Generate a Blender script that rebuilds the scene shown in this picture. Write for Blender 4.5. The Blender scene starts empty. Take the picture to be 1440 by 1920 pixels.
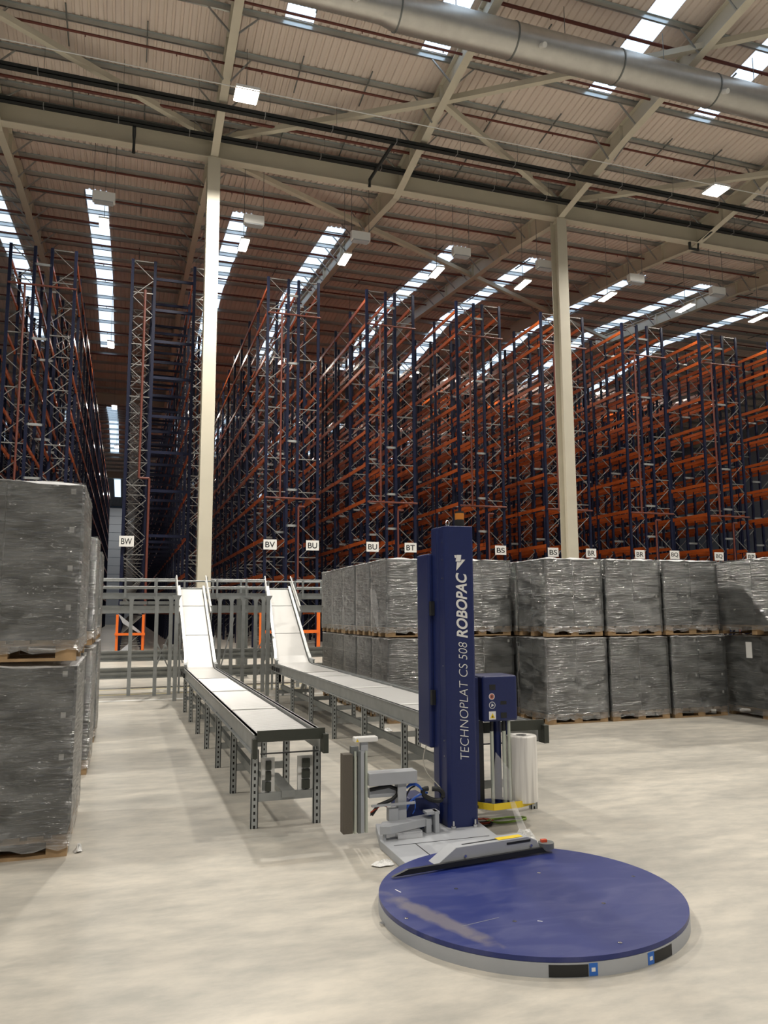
import bpy, math, random
from mathutils import Vector, Matrix
random.seed(7)
SC = bpy.context.scene
COL = SC.collection
PI = math.pi

# ------------------------------------------------------------------ camera
F_PX, YAW, ROLL, EYE = 1450.0, math.radians(18.35), math.radians(.3), 1.6
PIT = math.atan(187.5 / 1450.0)
Fw = Vector((math.sin(YAW) * math.cos(PIT), math.cos(YAW) * math.cos(PIT), math.sin(PIT)))
Rt = Vector((math.cos(YAW), -math.sin(YAW), 0)); Up = Rt.cross(Fw)
Rt, Up = Rt * math.cos(ROLL) - Up * math.sin(ROLL), Up * math.cos(ROLL) + Rt * math.sin(ROLL)
cd = bpy.data.cameras.new('camera'); cam = bpy.data.objects.new('camera', cd); COL.objects.link(cam)
cd.sensor_fit = 'VERTICAL'; cd.sensor_height = 36; cd.lens = 36 * F_PX / 1920.0
cd.clip_start = .05; cd.clip_end = 400
m = Matrix((Rt, Up, -Fw)).transposed().to_4x4(); m.translation = (0, 0, EYE)
cam.matrix_world = m
SC.camera = cam

# ------------------------------------------------------------------ light
SC.view_settings.view_transform = 'Standard'; SC.view_settings.look = 'None'
SC.view_settings.gamma = 1; SC.view_settings.use_curve_mapping = False
SC.view_settings.exposure = 0.0
w = bpy.data.worlds.new('world'); SC.world = w; w.use_nodes = True
w.node_tree.nodes['Background'].inputs[0].default_value = (.75, .86, 1, 1)
w.node_tree.nodes['Background'].inputs[1].default_value = 1.0
LAMP = (1.0, .935, .835)
def area(x, y, z, p, sx=1.0, sy=1.0, col=LAMP, spread=180):
    l = bpy.data.lights.new('lamp_or_fill_light', 'AREA'); l.shape = 'RECTANGLE'; l.size = sx; l.size_y = sy
    l.energy = p; l.color = col; l.spread = math.radians(spread)
    o = bpy.data.objects.new('lamp_or_fill_light', l); COL.objects.link(o); o.location = (x, y, z)
    return o
P_FRONT, P_AISLE = 1280, 150
for Y, xs in ((25.6, (-16.6, 3.4, 23.9, 44)), (8.0, (-8.0, 12.2, 33)), (-9.0, (-16, 3.4, 23.9, 44))):
    for X in xs: area(X, Y, 19.75, P_FRONT * {25.6: 2.1 if X == 3.4 else 1.0, 8.0: .9, -9.0: 1.1}[Y], .9, .9, spread=145)
area(-1.45, 111, 17.75, 700, .45, 1.2)  # added fill light without a fixture, brightens the partition closing the left aisle
AISLES = [-1.45, 4.4, 9.05, 13.65, 18.3, 23.25, 28.15, 33.1]
for i, X in enumerate(AISLES):
    for j, Y in enumerate((32.9, 48.3, 63.5, 79, 95)):
        if X in (9.05, 13.65, 23.25) and j in (0,) : pass
        if j > 2 and i > 3: continue
        area(X, Y, 17.75, P_AISLE, .45, 1.2)

# ------------------------------------------------------------------ materials
def mat(name, col, rough=.5, metal=0., var=0., scale=5., bump=0., bscale=None, coat=0., emit=None, es=0., col2=None, spec=.5):
    mt = bpy.data.materials.new(name); mt.use_nodes = True
    nt = mt.node_tree; n = nt.nodes; l = nt.links; b = n['Principled BSDF']
    b.inputs['Base Color'].default_value = (*col, 1); b.inputs['Roughness'].default_value = rough
    b.inputs['Metallic'].default_value = metal; b.inputs['Coat Weight'].default_value = coat
    b.inputs['Specular IOR Level'].default_value = spec
    if emit: b.inputs['Emission Color'].default_value = (*emit, 1); b.inputs['Emission Strength'].default_value = es
    if var or bump:
        tc = n.new('ShaderNodeTexCoord')
        if var:
            t = n.new('ShaderNodeTexNoise'); t.inputs['Scale'].default_value = scale; t.inputs['Detail'].default_value = 6
            l.new(tc.outputs['Object'], t.inputs['Vector'])
            r = n.new('ShaderNodeMapRange'); r.inputs[1].default_value = .3; r.inputs[2].default_value = .7
            l.new(t.outputs['Fac'], r.inputs[0])
            x = n.new('ShaderNodeMix'); x.data_type = 'RGBA'
            c2 = col2 or tuple(c * (1 - var) for c in col)
            x.inputs[6].default_value = (*c2, 1); x.inputs[7].default_value = (*col, 1)
            l.new(r.outputs[0], x.inputs[0]); l.new(x.outputs[2], b.inputs['Base Color'])
        if bump:
            t = n.new('ShaderNodeTexNoise'); t.inputs['Scale'].default_value = bscale or scale; t.inputs['Detail'].default_value = 4
            l.new(tc.outputs['Object'], t.inputs['Vector'])
            bp = n.new('ShaderNodeBump'); bp.inputs['Strength'].default_value = bump; bp.inputs['Distance'].default_value = .01
            l.new(t.outputs['Fac'], bp.inputs['Height']); l.new(bp.outputs[0], b.inputs['Normal'])
    return mt

M = {}
M['steel_cream'] = mat('steel_cream', (.64, .60, .49), .5, var=.08, scale=1)
M['roof_sheet'] = mat('roof_sheet', (.74, .64, .57), .6, var=.06, scale=.4)
M['galv'] = mat('galv', (.42, .44, .44), .42, .55, var=.2, scale=6)
M['galv_dark'] = mat('galv_dark', (.20, .215, .21), .45, .4, var=.15, scale=6)
M['purlin'] = mat('purlin', (.50, .53, .53), .3, .85, var=.15, scale=1)
M['duct'] = mat('duct', (.58, .57, .54), .38, .75, var=.12, scale=3)
M['red_pipe'] = mat('red_pipe', (.13, .028, .018), .5)
M['rack_red'] = mat('rack_red', (.13, .035, .024), .45)
M['black'] = mat('black', (.012, .013, .014), .5)
M['tray'] = mat('tray', (.018, .022, .022), .6)
M['rack_blue'] = mat('rack_blue', (.006, .009, .030), .5, spec=.25)
M['rack_orange'] = mat('rack_orange', (.44, .090, .016), .36, coat=.15, var=.12, scale=2)
M['orange'] = mat('orange', (.85, .17, .02), .4)
M['white'] = mat('white', (.8, .8, .78), .4)
M['sign'] = mat('sign', (.82, .82, .8), .45)
M['brace'] = mat('brace', (.27, .27, .26), .4, .5)
M['wall'] = mat('wall', (.33, .37, .43), .6)
M['grey_paint'] = mat('grey_paint', (.42, .44, .47), .42, var=.06, scale=8)
M['mach_blue'] = mat('mach_blue', (.010, .020, .105), .38, var=.1, scale=60, bump=.12, bscale=300)
M['dark_stop'] = mat('dark_stop', (.045, .05, .04), .55, bump=.1, bscale=80)
M['pad'] = mat('pad', (.12, .105, .085), .8, bump=.2, bscale=120)
M['wood'] = mat('wood', (.48, .32, .17), .7, var=.35, scale=9)
M['belt'] = mat('belt', (.72, .715, .69), .25, var=.04, scale=3)
M['roller'] = mat('roller', (.45, .45, .44), .42, .3)
M['carton'] = mat('carton', (.058, .065, .064), .5, var=.6, scale=2.6)
def vary(mt, lo=.55):
    nt = mt.node_tree; n = nt.nodes; l = nt.links; b = n['Principled BSDF']; src = b.inputs['Base Color'].links[0].from_socket
    oi = n.new('ShaderNodeObjectInfo'); r = n.new('ShaderNodeMapRange'); r.inputs[3].default_value = lo; r.inputs[4].default_value = 1.1; l.new(oi.outputs['Random'], r.inputs[0])
    x = n.new('ShaderNodeVectorMath'); x.operation = 'SCALE'; l.new(src, x.inputs[0]); l.new(r.outputs[0], x.inputs['Scale']); l.new(x.outputs[0], b.inputs['Base Color'])
vary(M['carton'])
M['topsheet'] = mat('topsheet', (.72, .73, .74), .35, bump=.5, bscale=12)
M['amber'] = mat('amber', (.62, .22, .03), .2, coat=.6)
M['yellow'] = mat('yellow', (.85, .62, .03), .45)
M['blue_tape'] = mat('blue_tape', (.02, .14, .55), .45)
M['cable_blue'] = mat('cable_blue', (.02, .10, .5), .4)
M['cable_red'] = mat('cable_red', (.6, .08, .03), .5)
M['cable_green'] = mat('cable_green', (.35, .55, .08), .5)
M['cord'] = mat('cord', (.35, .33, .28), .5)
M['chrome'] = mat('chrome', (.7, .7, .7), .18, 1.0)
M['rod'] = mat('rod', (.52, .56, .48), .3, .2)
M['film_scrap'] = mat('film_scrap', (.8, .8, .78), .2, bump=1, bscale=60)
M['lamp_emit'] = mat('lamp_emit', (.9, .9, .9), .5, emit=(1, .93, .8), es=14)
M['line_yellow'] = mat('line_yellow', (.62, .52, .22), .5)
M['cardboard'] = mat('cardboard', (.36, .29, .2), .7)

def skylight_mat():
    mt = bpy.data.materials.new('skylight_panel'); mt.use_nodes = True
    b = mt.node_tree.nodes['Principled BSDF']
    b.inputs['Base Color'].default_value = (.6, .7, .8, 1); b.inputs['Roughness'].default_value = .4
    b.inputs['Emission Color'].default_value = (.64, .80, 1, 1); b.inputs['Emission Strength'].default_value = 1.5
    return mt
M['skylight'] = skylight_mat()

def floor_mat():
    mt = bpy.data.materials.new('polished_concrete'); mt.use_nodes = True
    nt = mt.node_tree; n = nt.nodes; l = nt.links; b = n['Principled BSDF']
    g = n.new('ShaderNodeNewGeometry')
    a = n.new('ShaderNodeTexNoise'); a.inputs['Scale'].default_value = .55; a.inputs['Detail'].default_value = 7; a.inputs['Roughness'].default_value = .6
    a.inputs['Distortion'].default_value = .6
    c = n.new('ShaderNodeTexNoise'); c.inputs['Scale'].default_value = 3.2; c.inputs['Detail'].default_value = 8; c.inputs['Roughness'].default_value = .65
    mp = n.new('ShaderNodeMapping'); mp.inputs['Scale'].default_value = (1, 2.2, 1); mp.inputs['Rotation'].default_value = (0, 0, .3)
    l.new(g.outputs['Position'], mp.inputs['Vector'])
    l.new(mp.outputs[0], a.inputs['Vector']); l.new(mp.outputs[0], c.inputs['Vector'])
    r1 = n.new('ShaderNodeValToRGB')
    e = r1.color_ramp.elements; e[0].position = .32; e[0].color = (.40, .38, .335, 1); e[1].position = .68; e[1].color = (.62, .575, .49, 1)
    l.new(a.outputs['Fac'], r1.inputs[0])
    r2 = n.new('ShaderNodeValToRGB')
    e = r2.color_ramp.elements; e[0].position = .35; e[0].color = (.74, .76, .78, 1); e[1].position = .62; e[1].color = (1, 1, 1, 1)
    l.new(c.outputs['Fac'], r2.inputs[0])
    mx = n.new('ShaderNodeMix'); mx.data_type = 'RGBA'; mx.blend_type = 'MULTIPLY'; mx.inputs[0].default_value = 1
    l.new(r1.outputs[0], mx.inputs[6]); l.new(r2.outputs[0], mx.inputs[7]); l.new(mx.outputs[2], b.inputs['Base Color'])
    rr = n.new('ShaderNodeMapRange'); rr.inputs[3].default_value = .30; rr.inputs[4].default_value = .48
    l.new(a.outputs['Fac'], rr.inputs[0]); l.new(rr.outputs[0], b.inputs['Roughness'])
    b.inputs['Specular IOR Level'].default_value = .55
    return mt
M['floor'] = floor_mat()

def disc_mat():
    mt = bpy.data.materials.new('turntable_blue'); mt.use_nodes = True
    nt = mt.node_tree; n = nt.nodes; l = nt.links; b = n['Principled BSDF']
    tc = n.new('ShaderNodeTexCoord')
    a = n.new('ShaderNodeTexNoise'); a.inputs['Scale'].default_value = 3.4; a.inputs['Detail'].default_value = 9; a.inputs['Distortion'].default_value = 1.2
    mp = n.new('ShaderNodeMapping'); mp.inputs['Rotation'].default_value = (0, 0, .5); mp.inputs['Scale'].default_value = (.8, 2, 1)
    l.new(tc.outputs['Object'], mp.inputs[0]); l.new(mp.outputs[0], a.inputs['Vector'])
    r1 = n.new('ShaderNodeValToRGB'); e = r1.color_ramp.elements
    e[0].position = .45; e[0].color = (.013, .025, .155, 1); e[1].position = .85; e[1].color = (.07, .08, .21, 1)
    l.new(a.outputs['Fac'], r1.inputs[0])
    # dried brownish smear near the left rim
    sep = n.new('ShaderNodeMapping'); sep.vector_type = 'POINT'
    th = math.radians(70); cxs, cys = -.62, -.18
    sep.inputs['Rotation'].default_value = (0, 0, th); sep.inputs['Location'].default_value = (-(cxs * math.cos(th) - cys * math.sin(th)), -(cxs * math.sin(th) + cys * math.cos(th)), 0)
    l.new(tc.outputs['Object'], sep.inputs[0])
    rot = n.new('ShaderNodeMapping'); rot.inputs['Scale'].default_value = (2.0, 13, 0)
    l.new(sep.outputs[0], rot.inputs[0])
    ln = n.new('ShaderNodeVectorMath'); ln.operation = 'LENGTH'; l.new(rot.outputs[0], ln.inputs[0])
    s = n.new('ShaderNodeTexNoise'); s.inputs['Scale'].default_value = 14; s.inputs['Detail'].default_value = 8
    l.new(tc.outputs['Object'], s.inputs['Vector'])
    ad = n.new('ShaderNodeMath'); ad.operation = 'ADD'; l.new(ln.outputs['Value'], ad.inputs[0]); l.new(s.outputs['Fac'], ad.inputs[1])
    mr = n.new('ShaderNodeMapRange'); mr.inputs[1].default_value = 1.0; mr.inputs[2].default_value = 1.45; mr.inputs[3].default_value = .5; mr.inputs[4].default_value = 0
    l.new(ad.outputs[0], mr.inputs[0])
    mx = n.new('ShaderNodeMix'); mx.data_type = 'RGBA'; l.new(mr.outputs[0], mx.inputs[0]); l.new(r1.outputs[0], mx.inputs[6]); mx.inputs[7].default_value = (.27, .24, .20, 1)
    l.new(mx.outputs[2], b.inputs['Base Color'])
    b.inputs['Roughness'].default_value = .36
    return mt
M['disc'] = disc_mat()

def film_mat(name, dens, seed):
    mt = bpy.data.materials.new(name); mt.use_nodes = True
    nt = mt.node_tree; n = nt.nodes; l = nt.links; n.remove(n['Principled BSDF']); out = n['Material Output']
    tc = n.new('ShaderNodeTexCoord')
    def noise(sc, rot, scale, det, dist):
        mp = n.new('ShaderNodeMapping'); mp.inputs['Scale'].default_value = sc; mp.inputs['Rotation'].default_value = rot; mp.inputs['Location'].default_value = (seed, seed * 2, seed)
        l.new(tc.outputs['Object'], mp.inputs[0])
        a = n.new('ShaderNodeTexNoise'); a.inputs['Scale'].default_value = scale; a.inputs['Detail'].default_value = det; a.inputs['Distortion'].default_value = dist
        l.new(mp.outputs[0], a.inputs['Vector']); return a.outputs['Fac']
    def rng(v, a, b_, c, d):
        r = n.new('ShaderNodeMapRange'); r.inputs[1].default_value = a; r.inputs[2].default_value = b_; r.inputs[3].default_value = c; r.inputs[4].default_value = d
        l.new(v, r.inputs[0]); return r.outputs[0]
    haze = rng(noise((1.3, 1.3, 3.5), (.25, .2, 0), 1.8, 8, 1.2), .38, .72, dens * .35, dens * 2.2)
    crease = rng(noise((1.0, 1.0, 7), (-.12, .12, 0), 5, 7, 1.0), .60, .72, 0, dens * 2.0)
    ad = n.new('ShaderNodeMath'); ad.operation = 'ADD'; ad.use_clamp = True; l.new(haze, ad.inputs[0]); l.new(crease, ad.inputs[1])
    bump = n.new('ShaderNodeBump'); bump.inputs['Strength'].default_value = 1.0; bump.inputs['Distance'].default_value = .05
    l.new(noise((.9, .9, 8), (-.1, .14, 0), 5, 4, .7), bump.inputs['Height'])
    tr = n.new('ShaderNodeBsdfTransparent'); df = n.new('ShaderNodeBsdfDiffuse'); df.inputs[0].default_value = (.62, .64, .64, 1)
    gl = n.new('ShaderNodeBsdfGlossy'); gl.inputs['Roughness'].default_value = .2; l.new(bump.outputs[0], gl.inputs['Normal']); gl.inputs[0].default_value = (1, 1, 1, 1)
    m1 = n.new('ShaderNodeMixShader'); l.new(ad.outputs[0], m1.inputs[0]); l.new(tr.outputs[0], m1.inputs[1]); l.new(df.outputs[0], m1.inputs[2])
    fr = n.new('ShaderNodeFresnel'); fr.inputs[0].default_value = 1.9; l.new(bump.outputs[0], fr.inputs['Normal'])
    m2 = n.new('ShaderNodeMixShader'); l.new(fr.outputs[0], m2.inputs[0]); l.new(m1.outputs[0], m2.inputs[1]); l.new(gl.outputs[0], m2.inputs[2])
    l.new(m2.outputs[0], out.inputs[0])
    return mt
M['film'] = film_mat('stretch_film_clear', .11, 0)
M['film_b'] = film_mat('stretch_film_cloudy', .16, 5)
M['film_web'] = mat('film_web', (.8, .8, .8), .25); M['film_web'].node_tree.nodes['Principled BSDF'].inputs['Alpha'].default_value = .28

def roll_mat():
    mt = bpy.data.materials.new('film_roll_white'); mt.use_nodes = True
    nt = mt.node_tree; n = nt.nodes; l = nt.links; b = n['Principled BSDF']
    tc = n.new('ShaderNodeTexCoord'); mp = n.new('ShaderNodeMapping'); mp.inputs['Scale'].default_value = (14, 14, .6)
    t = n.new('ShaderNodeTexNoise'); t.inputs['Scale'].default_value = 2
    l.new(tc.outputs['Object'], mp.inputs[0]); l.new(mp.outputs[0], t.inputs[0])
    r = n.new('ShaderNodeValToRGB'); e = r.color_ramp.elements; e[0].position = .35; e[0].color = (.60, .58, .55, 1); e[1].position = .6; e[1].color = (.86, .84, .79, 1)
    l.new(t.outputs['Fac'], r.inputs[0]); l.new(r.outputs[0], b.inputs['Base Color']); b.inputs['Roughness'].default_value = .22
    return mt
M['roll'] = roll_mat()

def slotted_mat():
    mt = bpy.data.materials.new('slotted_steel'); mt.use_nodes = True
    nt = mt.node_tree; n = nt.nodes; l = nt.links; b = n['Principled BSDF']
    tc = n.new('ShaderNodeTexCoord'); s = n.new('ShaderNodeSeparateXYZ'); l.new(tc.outputs['Object'], s.inputs[0])
    def mth(op, a, v2=None, k=None):
        q = n.new('ShaderNodeMath'); q.operation = op
        l.new(a, q.inputs[0])
        if v2 is not None: l.new(v2, q.inputs[1])
        if k is not None: q.inputs[1].default_value = k
        return q.outputs[0]
    fz = mth('FRACT', mth('DIVIDE', s.outputs[2], k=.05)); hz = mth('LESS_THAN', fz, k=.45)
    hx = mth('LESS_THAN', mth('ABSOLUTE', s.outputs[0]), k=.007)
    hole = mth('MULTIPLY', hz, hx)
    mx = n.new('ShaderNodeMix'); mx.data_type = 'RGBA'; mx.inputs[6].default_value = (.40, .42, .42, 1); mx.inputs[7].default_value = (.01, .01, .01, 1)
    l.new(hole, mx.inputs[0]); l.new(mx.outputs[2], b.inputs['Base Color']); b.inputs['Roughness'].default_value = .45; b.inputs['Metallic'].default_value = .35
    return mt
M['slotted'] = slotted_mat()

# ------------------------------------------------------------------ mesh helpers
class MB:
    def __init__(s): s.v = []; s.f = []; s.sm = []
    def add(s, vs, fs, smooth=False):
        k = len(s.v); s.v += [tuple(q) for q in vs]
        for f in fs: s.f.append(tuple(i + k for i in f)); s.sm.append(smooth)
        return s
    def box(s, a, b):
        (x0, y0, z0), (x1, y1, z1) = a, b
        return s.add([(x0, y0, z0), (x1, y0, z0), (x1, y1, z0), (x0, y1, z0), (x0, y0, z1), (x1, y0, z1), (x1, y1, z1), (x0, y1, z1)],
                     [(0, 3, 2, 1), (4, 5, 6, 7), (0, 1, 5, 4), (1, 2, 6, 5), (2, 3, 7, 6), (3, 0, 4, 7)])
    def bar(s, p, q, w, h=None, up=(0, 0, 1)):
        h = h or w; p = Vector(p); q = Vector(q); d = (q - p).normalized(); u = Vector(up)
        if abs(d.dot(u)) > .99: u = Vector((0, 1, 0))
        r = d.cross(u).normalized(); u = r.cross(d)
        vs = []
        for c in (p, q):
            for a, b in ((-1, -1), (1, -1), (1, 1), (-1, 1)): vs.append(c + r * a * w / 2 + u * b * h / 2)
        return s.add(vs, [(0, 1, 2, 3), (7, 6, 5, 4), (0, 4, 5, 1), (1, 5, 6, 2), (2, 6, 7, 3), (3, 7, 4, 0)])
    def cyl(s, p, q, r, n=12, r2=None, caps=True):
        p = Vector(p); q = Vector(q); d = (q - p).normalized(); u = Vector((0, 0, 1)) if abs(d.z) < .9 else Vector((1, 0, 0))
        a = d.cross(u).normalized(); b = a.cross(d); r2 = r if r2 is None else r2
        vs = [p + (a * math.cos(t) + b * math.sin(t)) * r for t in [2 * PI * i / n for i in range(n)]]
        vs += [q + (a * math.cos(t) + b * math.sin(t)) * r2 for t in [2 * PI * i / n for i in range(n)]]
        s.add(vs, [(i, i + n, (i + 1) % n + n, (i + 1) % n) for i in range(n)], True)
        if caps:
            s.add(vs[:n], [tuple(range(n))]); s.add(vs[n:], [tuple(reversed(range(n)))])
        return s
    def tube(s, pts, r, n=8):
        pts = [Vector(p) for p in pts]; rings = []
        for i, p in enumerate(pts):
            d = (pts[min(i + 1, len(pts) - 1)] - pts[max(i - 1, 0)]).normalized()
            u = Vector((0, 0, 1)) if abs(d.z) < .9 else Vector((1, 0, 0))
            a = d.cross(u).normalized(); b = a.cross(d)
            rings.append([p + (a * math.cos(2 * PI * k / n) + b * math.sin(2 * PI * k / n)) * r for k in range(n)])
        vs = [v for ring in rings for v in ring]; fs = []
        for i in range(len(pts) - 1):
            for k in range(n): fs.append((i * n + k, (i + 1) * n + k, (i + 1) * n + (k + 1) % n, i * n + (k + 1) % n))
        s.add(vs, fs, True); s.add(rings[0], [tuple(range(n))]); s.add(rings[-1], [tuple(reversed(range(n)))])
        return s
    def prism(s, poly, vec, smooth=False):
        n = len(poly); vec = Vector(vec); a = [Vector(p) for p in poly]; b = [p + vec for p in a]
        return s.add(a + b, [tuple(range(n)), tuple(reversed(range(n, 2 * n)))] + [(i, i + n, (i + 1) % n + n, (i + 1) % n) for i in range(n)])
    def mesh(s, name, m, off=(0, 0, 0)):
        me = bpy.data.meshes.new(name); o = Vector(off)
        me.from_pydata([tuple(Vector(v) - o) for v in s.v], [], s.f); me.materials.append(M[m] if isinstance(m, str) else m)
        me.polygons.foreach_set('use_smooth', s.sm); me.update()
        return me
    def build(s, name, m, parent=None, off=None, bev=0):
        """parts given in world coordinates; off = where the mesh origin goes (default: origin of the topmost parent)"""
        root = parent
        while root is not None and root.parent is not None: root = root.parent
        base = Vector(root.location) if root is not None else Vector((0, 0, 0))
        o2 = Vector(off) if off is not None else base
        ob = bpy.data.objects.new(name, s.mesh(name, m, o2)); COL.objects.link(ob)
        if parent is not None:
            ob.parent = parent
            acc = Vector(parent.location) if parent.parent is not None else Vector((0, 0, 0))
            ob.location = o2 - base - acc
        else: ob.location = o2
        if bev:
            md = ob.modifiers.new('bevel', 'BEVEL'); md.width = bev; md.segments = 3; md.limit_method = 'ANGLE'; md.angle_limit = .6
        return ob
def tag(o, label, cat, group=None, kind=None):
    if label: o['label'] = label
    if cat: o['category'] = cat
    if group: o['group'] = group
    if kind: o['kind'] = kind
    return o
def struct(o): o['kind'] = 'structure'; return o
def thing(name, label, cat, loc=(0, 0, 0), group=None, rz=0):
    o = bpy.data.objects.new(name, None); COL.objects.link(o); o.location = loc; o.rotation_euler = (0, 0, rz); o.empty_display_size = .2
    return tag(o, label, cat, group)
def inst(name, me, parent, loc=(0, 0, 0), rz=0):
    o = bpy.data.objects.new(name, me); COL.objects.link(o); o.parent = parent; o.location = loc; o.rotation_euler = (0, 0, rz)
    return o
def copy_tree(o, parent=None):
    c = o.copy(); COL.objects.link(c)
    if parent is not None: c.parent = parent
    for ch in list(o.children): copy_tree(ch, c)
    return c
def text_mesh(txt, m, mtx, length=None, height=None, bold=0, shear=0, thick=.001, center=True):
    """flat lettering as a mesh, mtx places it: local x = reading direction, local y = cap direction"""
    cu = bpy.data.curves.new('lettering', 'FONT'); cu.body = txt; cu.offset = bold; cu.shear = shear; cu.extrude = thick
    tmp = bpy.data.objects.new('tmp', cu); COL.objects.link(tmp)
    dg = bpy.context.evaluated_depsgraph_get(); me = bpy.data.meshes.new_from_object(tmp.evaluated_get(dg))
    bpy.data.objects.remove(tmp); bpy.data.curves.remove(cu)
    xs = [v.co.x for v in me.vertices]; ys = [v.co.y for v in me.vertices]
    sx = length / (max(xs) - min(xs)) if length else None; sy = height / (max(ys) - min(ys)) if height else None
    sx = sx or sy; sy = sy or sx; x0, y0 = min(xs), min(ys)
    cx = (max(xs) - x0) / 2 if center else 0
    for v in me.vertices:
        v.co = mtx @ Vector(((v.co.x - x0 - cx) * sx, (v.co.y - y0) * sy, v.co.z))
    me.materials.clear(); me.materials.append(M[m])
    return me

# ------------------------------------------------------------------ shell
XL, XR, YB, YF = -30.0, 62.0, -24.0, 150.0
b = MB().add([(XL, YB, 0), (XR, YB, 0), (XR, YF, 0), (XL, YF, 0)], [(0, 1, 2, 3)]); struct(b.build('floor', 'floor'))
Z0, SL = 21.15, .105
VAL = [(30.5, 11.5, 51.0), (71.0, 51.0, 91.0), (111.0, 91.0, 131.0)]
def roofz(y):
    for yv, a, c in VAL:
        if a <= y <= c: return Z0 + SL * abs(y - yv)
    if y < 11.5: return Z0 + SL * 19.0 - SL * (11.5 - y) if y > -7.5 else Z0 + SL * (-7.5 - y)
    return Z0 + SL * 20 - SL * (y - 131)
SKX = [-14.05, -7.05, -2.08, 4.95, 9.95, 16.95, 21.95, 28.95, 33.95, 40.95]
SKY = [(-4.0, 23.9, [11.5]), (37.7, 61.8, [51.0]), (80.0, 103.0, [91.0]), (120.0, 143.0, [131.0])]
brk = [YB, -7.5, 11.5, 30.5, 51, 71, 91, 111, 131, YF]
for a, c, _ in SKY: brk += [a, c]
brk = sorted(set(brk))
b = MB(); P = .28; D = .05
def sheet(x0, x1, y0, y1):
    n = max(1, round((x1 - x0) / P)); p = (x1 - x0) / n; prof = []
    for i in range(n):
        x = x0 + i * p; prof += [(x, 0), (x + p * .55, 0), (x + p * .65, D), (x + p * .9, D)]
    prof.append((x1, 0)); vs = []
    for y in (y0, y1):
        for x, dz in prof: vs.append((x, y, roofz(y) + dz))
    k = len(prof); b.add(vs, [(i, i + 1, i + 1 + k, i + k) for i in range(k - 1)])
edges = [XL]
for x in SKX: edges += [x - .5, x + .5]
edges.append(XR)
for i in range(len(edges) - 1):
    sky = i % 2 == 1
    for j in range(len(brk) - 1):
        y0, y1 = brk[j], brk[j + 1]
        if sky and any(a <= y0 + .01 and y1 - .01 <= c for a, c, _ in SKY): continue
        sheet(edges[i], edges[i + 1], y0, y1)
ceiling = struct(b.build('ceiling', 'roof_sheet'))
wn = 0
for a, c, rg in SKY:
    ys = [a] + rg + [c]
    for x in SKX:
        b = MB(); vs = []
        nseg = 0
        for y0, y1 in zip(ys[:-1], ys[1:]):
            for zz in (0,):
                b.add([(x - .5, y0, roofz(y0) + .012), (x + .5, y0, roofz(y0) + .012), (x + .5, y1, roofz(y1) + .012), (x - .5, y1, roofz(y1) + .012)], [(0, 3, 2, 1)])
        wn += 1; struct(b.build('window_%d' % wn, 'skylight'))
def wall(name, pts): b = MB(); b.add(pts, [(0, 1, 2, 3)]); return struct(b.build(name, 'wall'))
wall('wall_far', [(XL, YF, 0), (XR, YF, 0), (XR, YF, 27), (XL, YF, 27)])
wall('wall_left', [(XL, YB, 0), (XL, YF, 0), (XL, YF, 27), (XL, YB, 27)])
wall('wall_right', [(XR, YB, 0), (XR, YF, 0), (XR, YF, 27), (XR, YB, 27)])
wall('wall_back', [(XL, YB, 0), (XR, YB, 0), (XR, YB, 27), (XL, YB, 27)])
# partition of horizontal cladding panels closing the aisle
b = MB()
for k in range(14): b.box((XL, 118, k * 1.2 + .02), (XR, 118.15, k * 1.2 + 1.17))
struct(b.build('wall_partition', 'wall'))
# purlins
PY = []
for yv, a, c in VAL:
    s = 2.6
    while yv + s < c - .6: PY.append(yv + s); s += 1.77
    s = 1.0
    while yv - s > max(a, 11.5) + .4: PY.append(yv - s); s += 1.83
y = 10.0
while y > -20: PY.append(y); y -= 1.85
pm = MB().box((XL, -.035, -.20), (XR, -.025, 0)).box((XL, -.035, -.20), (XR, .035, -.19)).box((XL, -.09, -.01), (XR, -.025, 0)).mesh('purlin', 'purlin')
for y in sorted(PY): inst('purlin', pm, ceiling, (0, y, roofz(y) - .005))
# sag rods / tie struts between purlins
b = MB()
for X in [5.4 + 8 * k + d for k in range(-3, 6) for d in (0, 2.6)]:
    for y in (21.5, 25.2, 28.7, 37.5, 44.5, 60, 77): b.bar((X, y, roofz(y) - .16), (X, y + 1.8, roofz(y + 1.8) - .16), .045)
st = b.build('purlin_strut', 'galv_dark', ceiling)

# columns
COLX = [-13.25, 2.75, 18.75, 34.75]; YC = 30.15
def ibeam(b, p, q, fl, dep, t=.03, up=(0, 0, 1)):
    """I section: fl flange width, dep depth measured along up"""
    p = Vector(p); q = Vector(q); u = Vector(up).normalized()
    b.bar(p + u * (dep / 2 - t / 2), q + u * (dep / 2 - t / 2), fl, t, up); b.bar(p - u * (dep / 2 - t / 2), q - u * (dep / 2 - t / 2), fl, t, up)
    b.bar(p, q, t * .7, dep - 2 * t, up)
names = {-13.25: None, 2.75: 'tall cream steel column rising behind the left chute', 18.75: 'tall cream steel column behind the wrapped pallets on the right', 34.75: None}
for X in COLX:
    if names[X] is None: continue
    t = thing('steel_column', names[X], 'column', (X, YC, 0), 'cream steel columns')
    b = MB(); ibeam(b, (X, YC, .02), (X, YC, 19.91), .50, .62, .035, (0, 1, 0))
    b.build('shaft', 'steel_cream', t)
    MB().box((X - .4, YC - .45, 0), (X + .4, YC + .45, .03)).build('base_plate', 'steel_cream', t)
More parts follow.
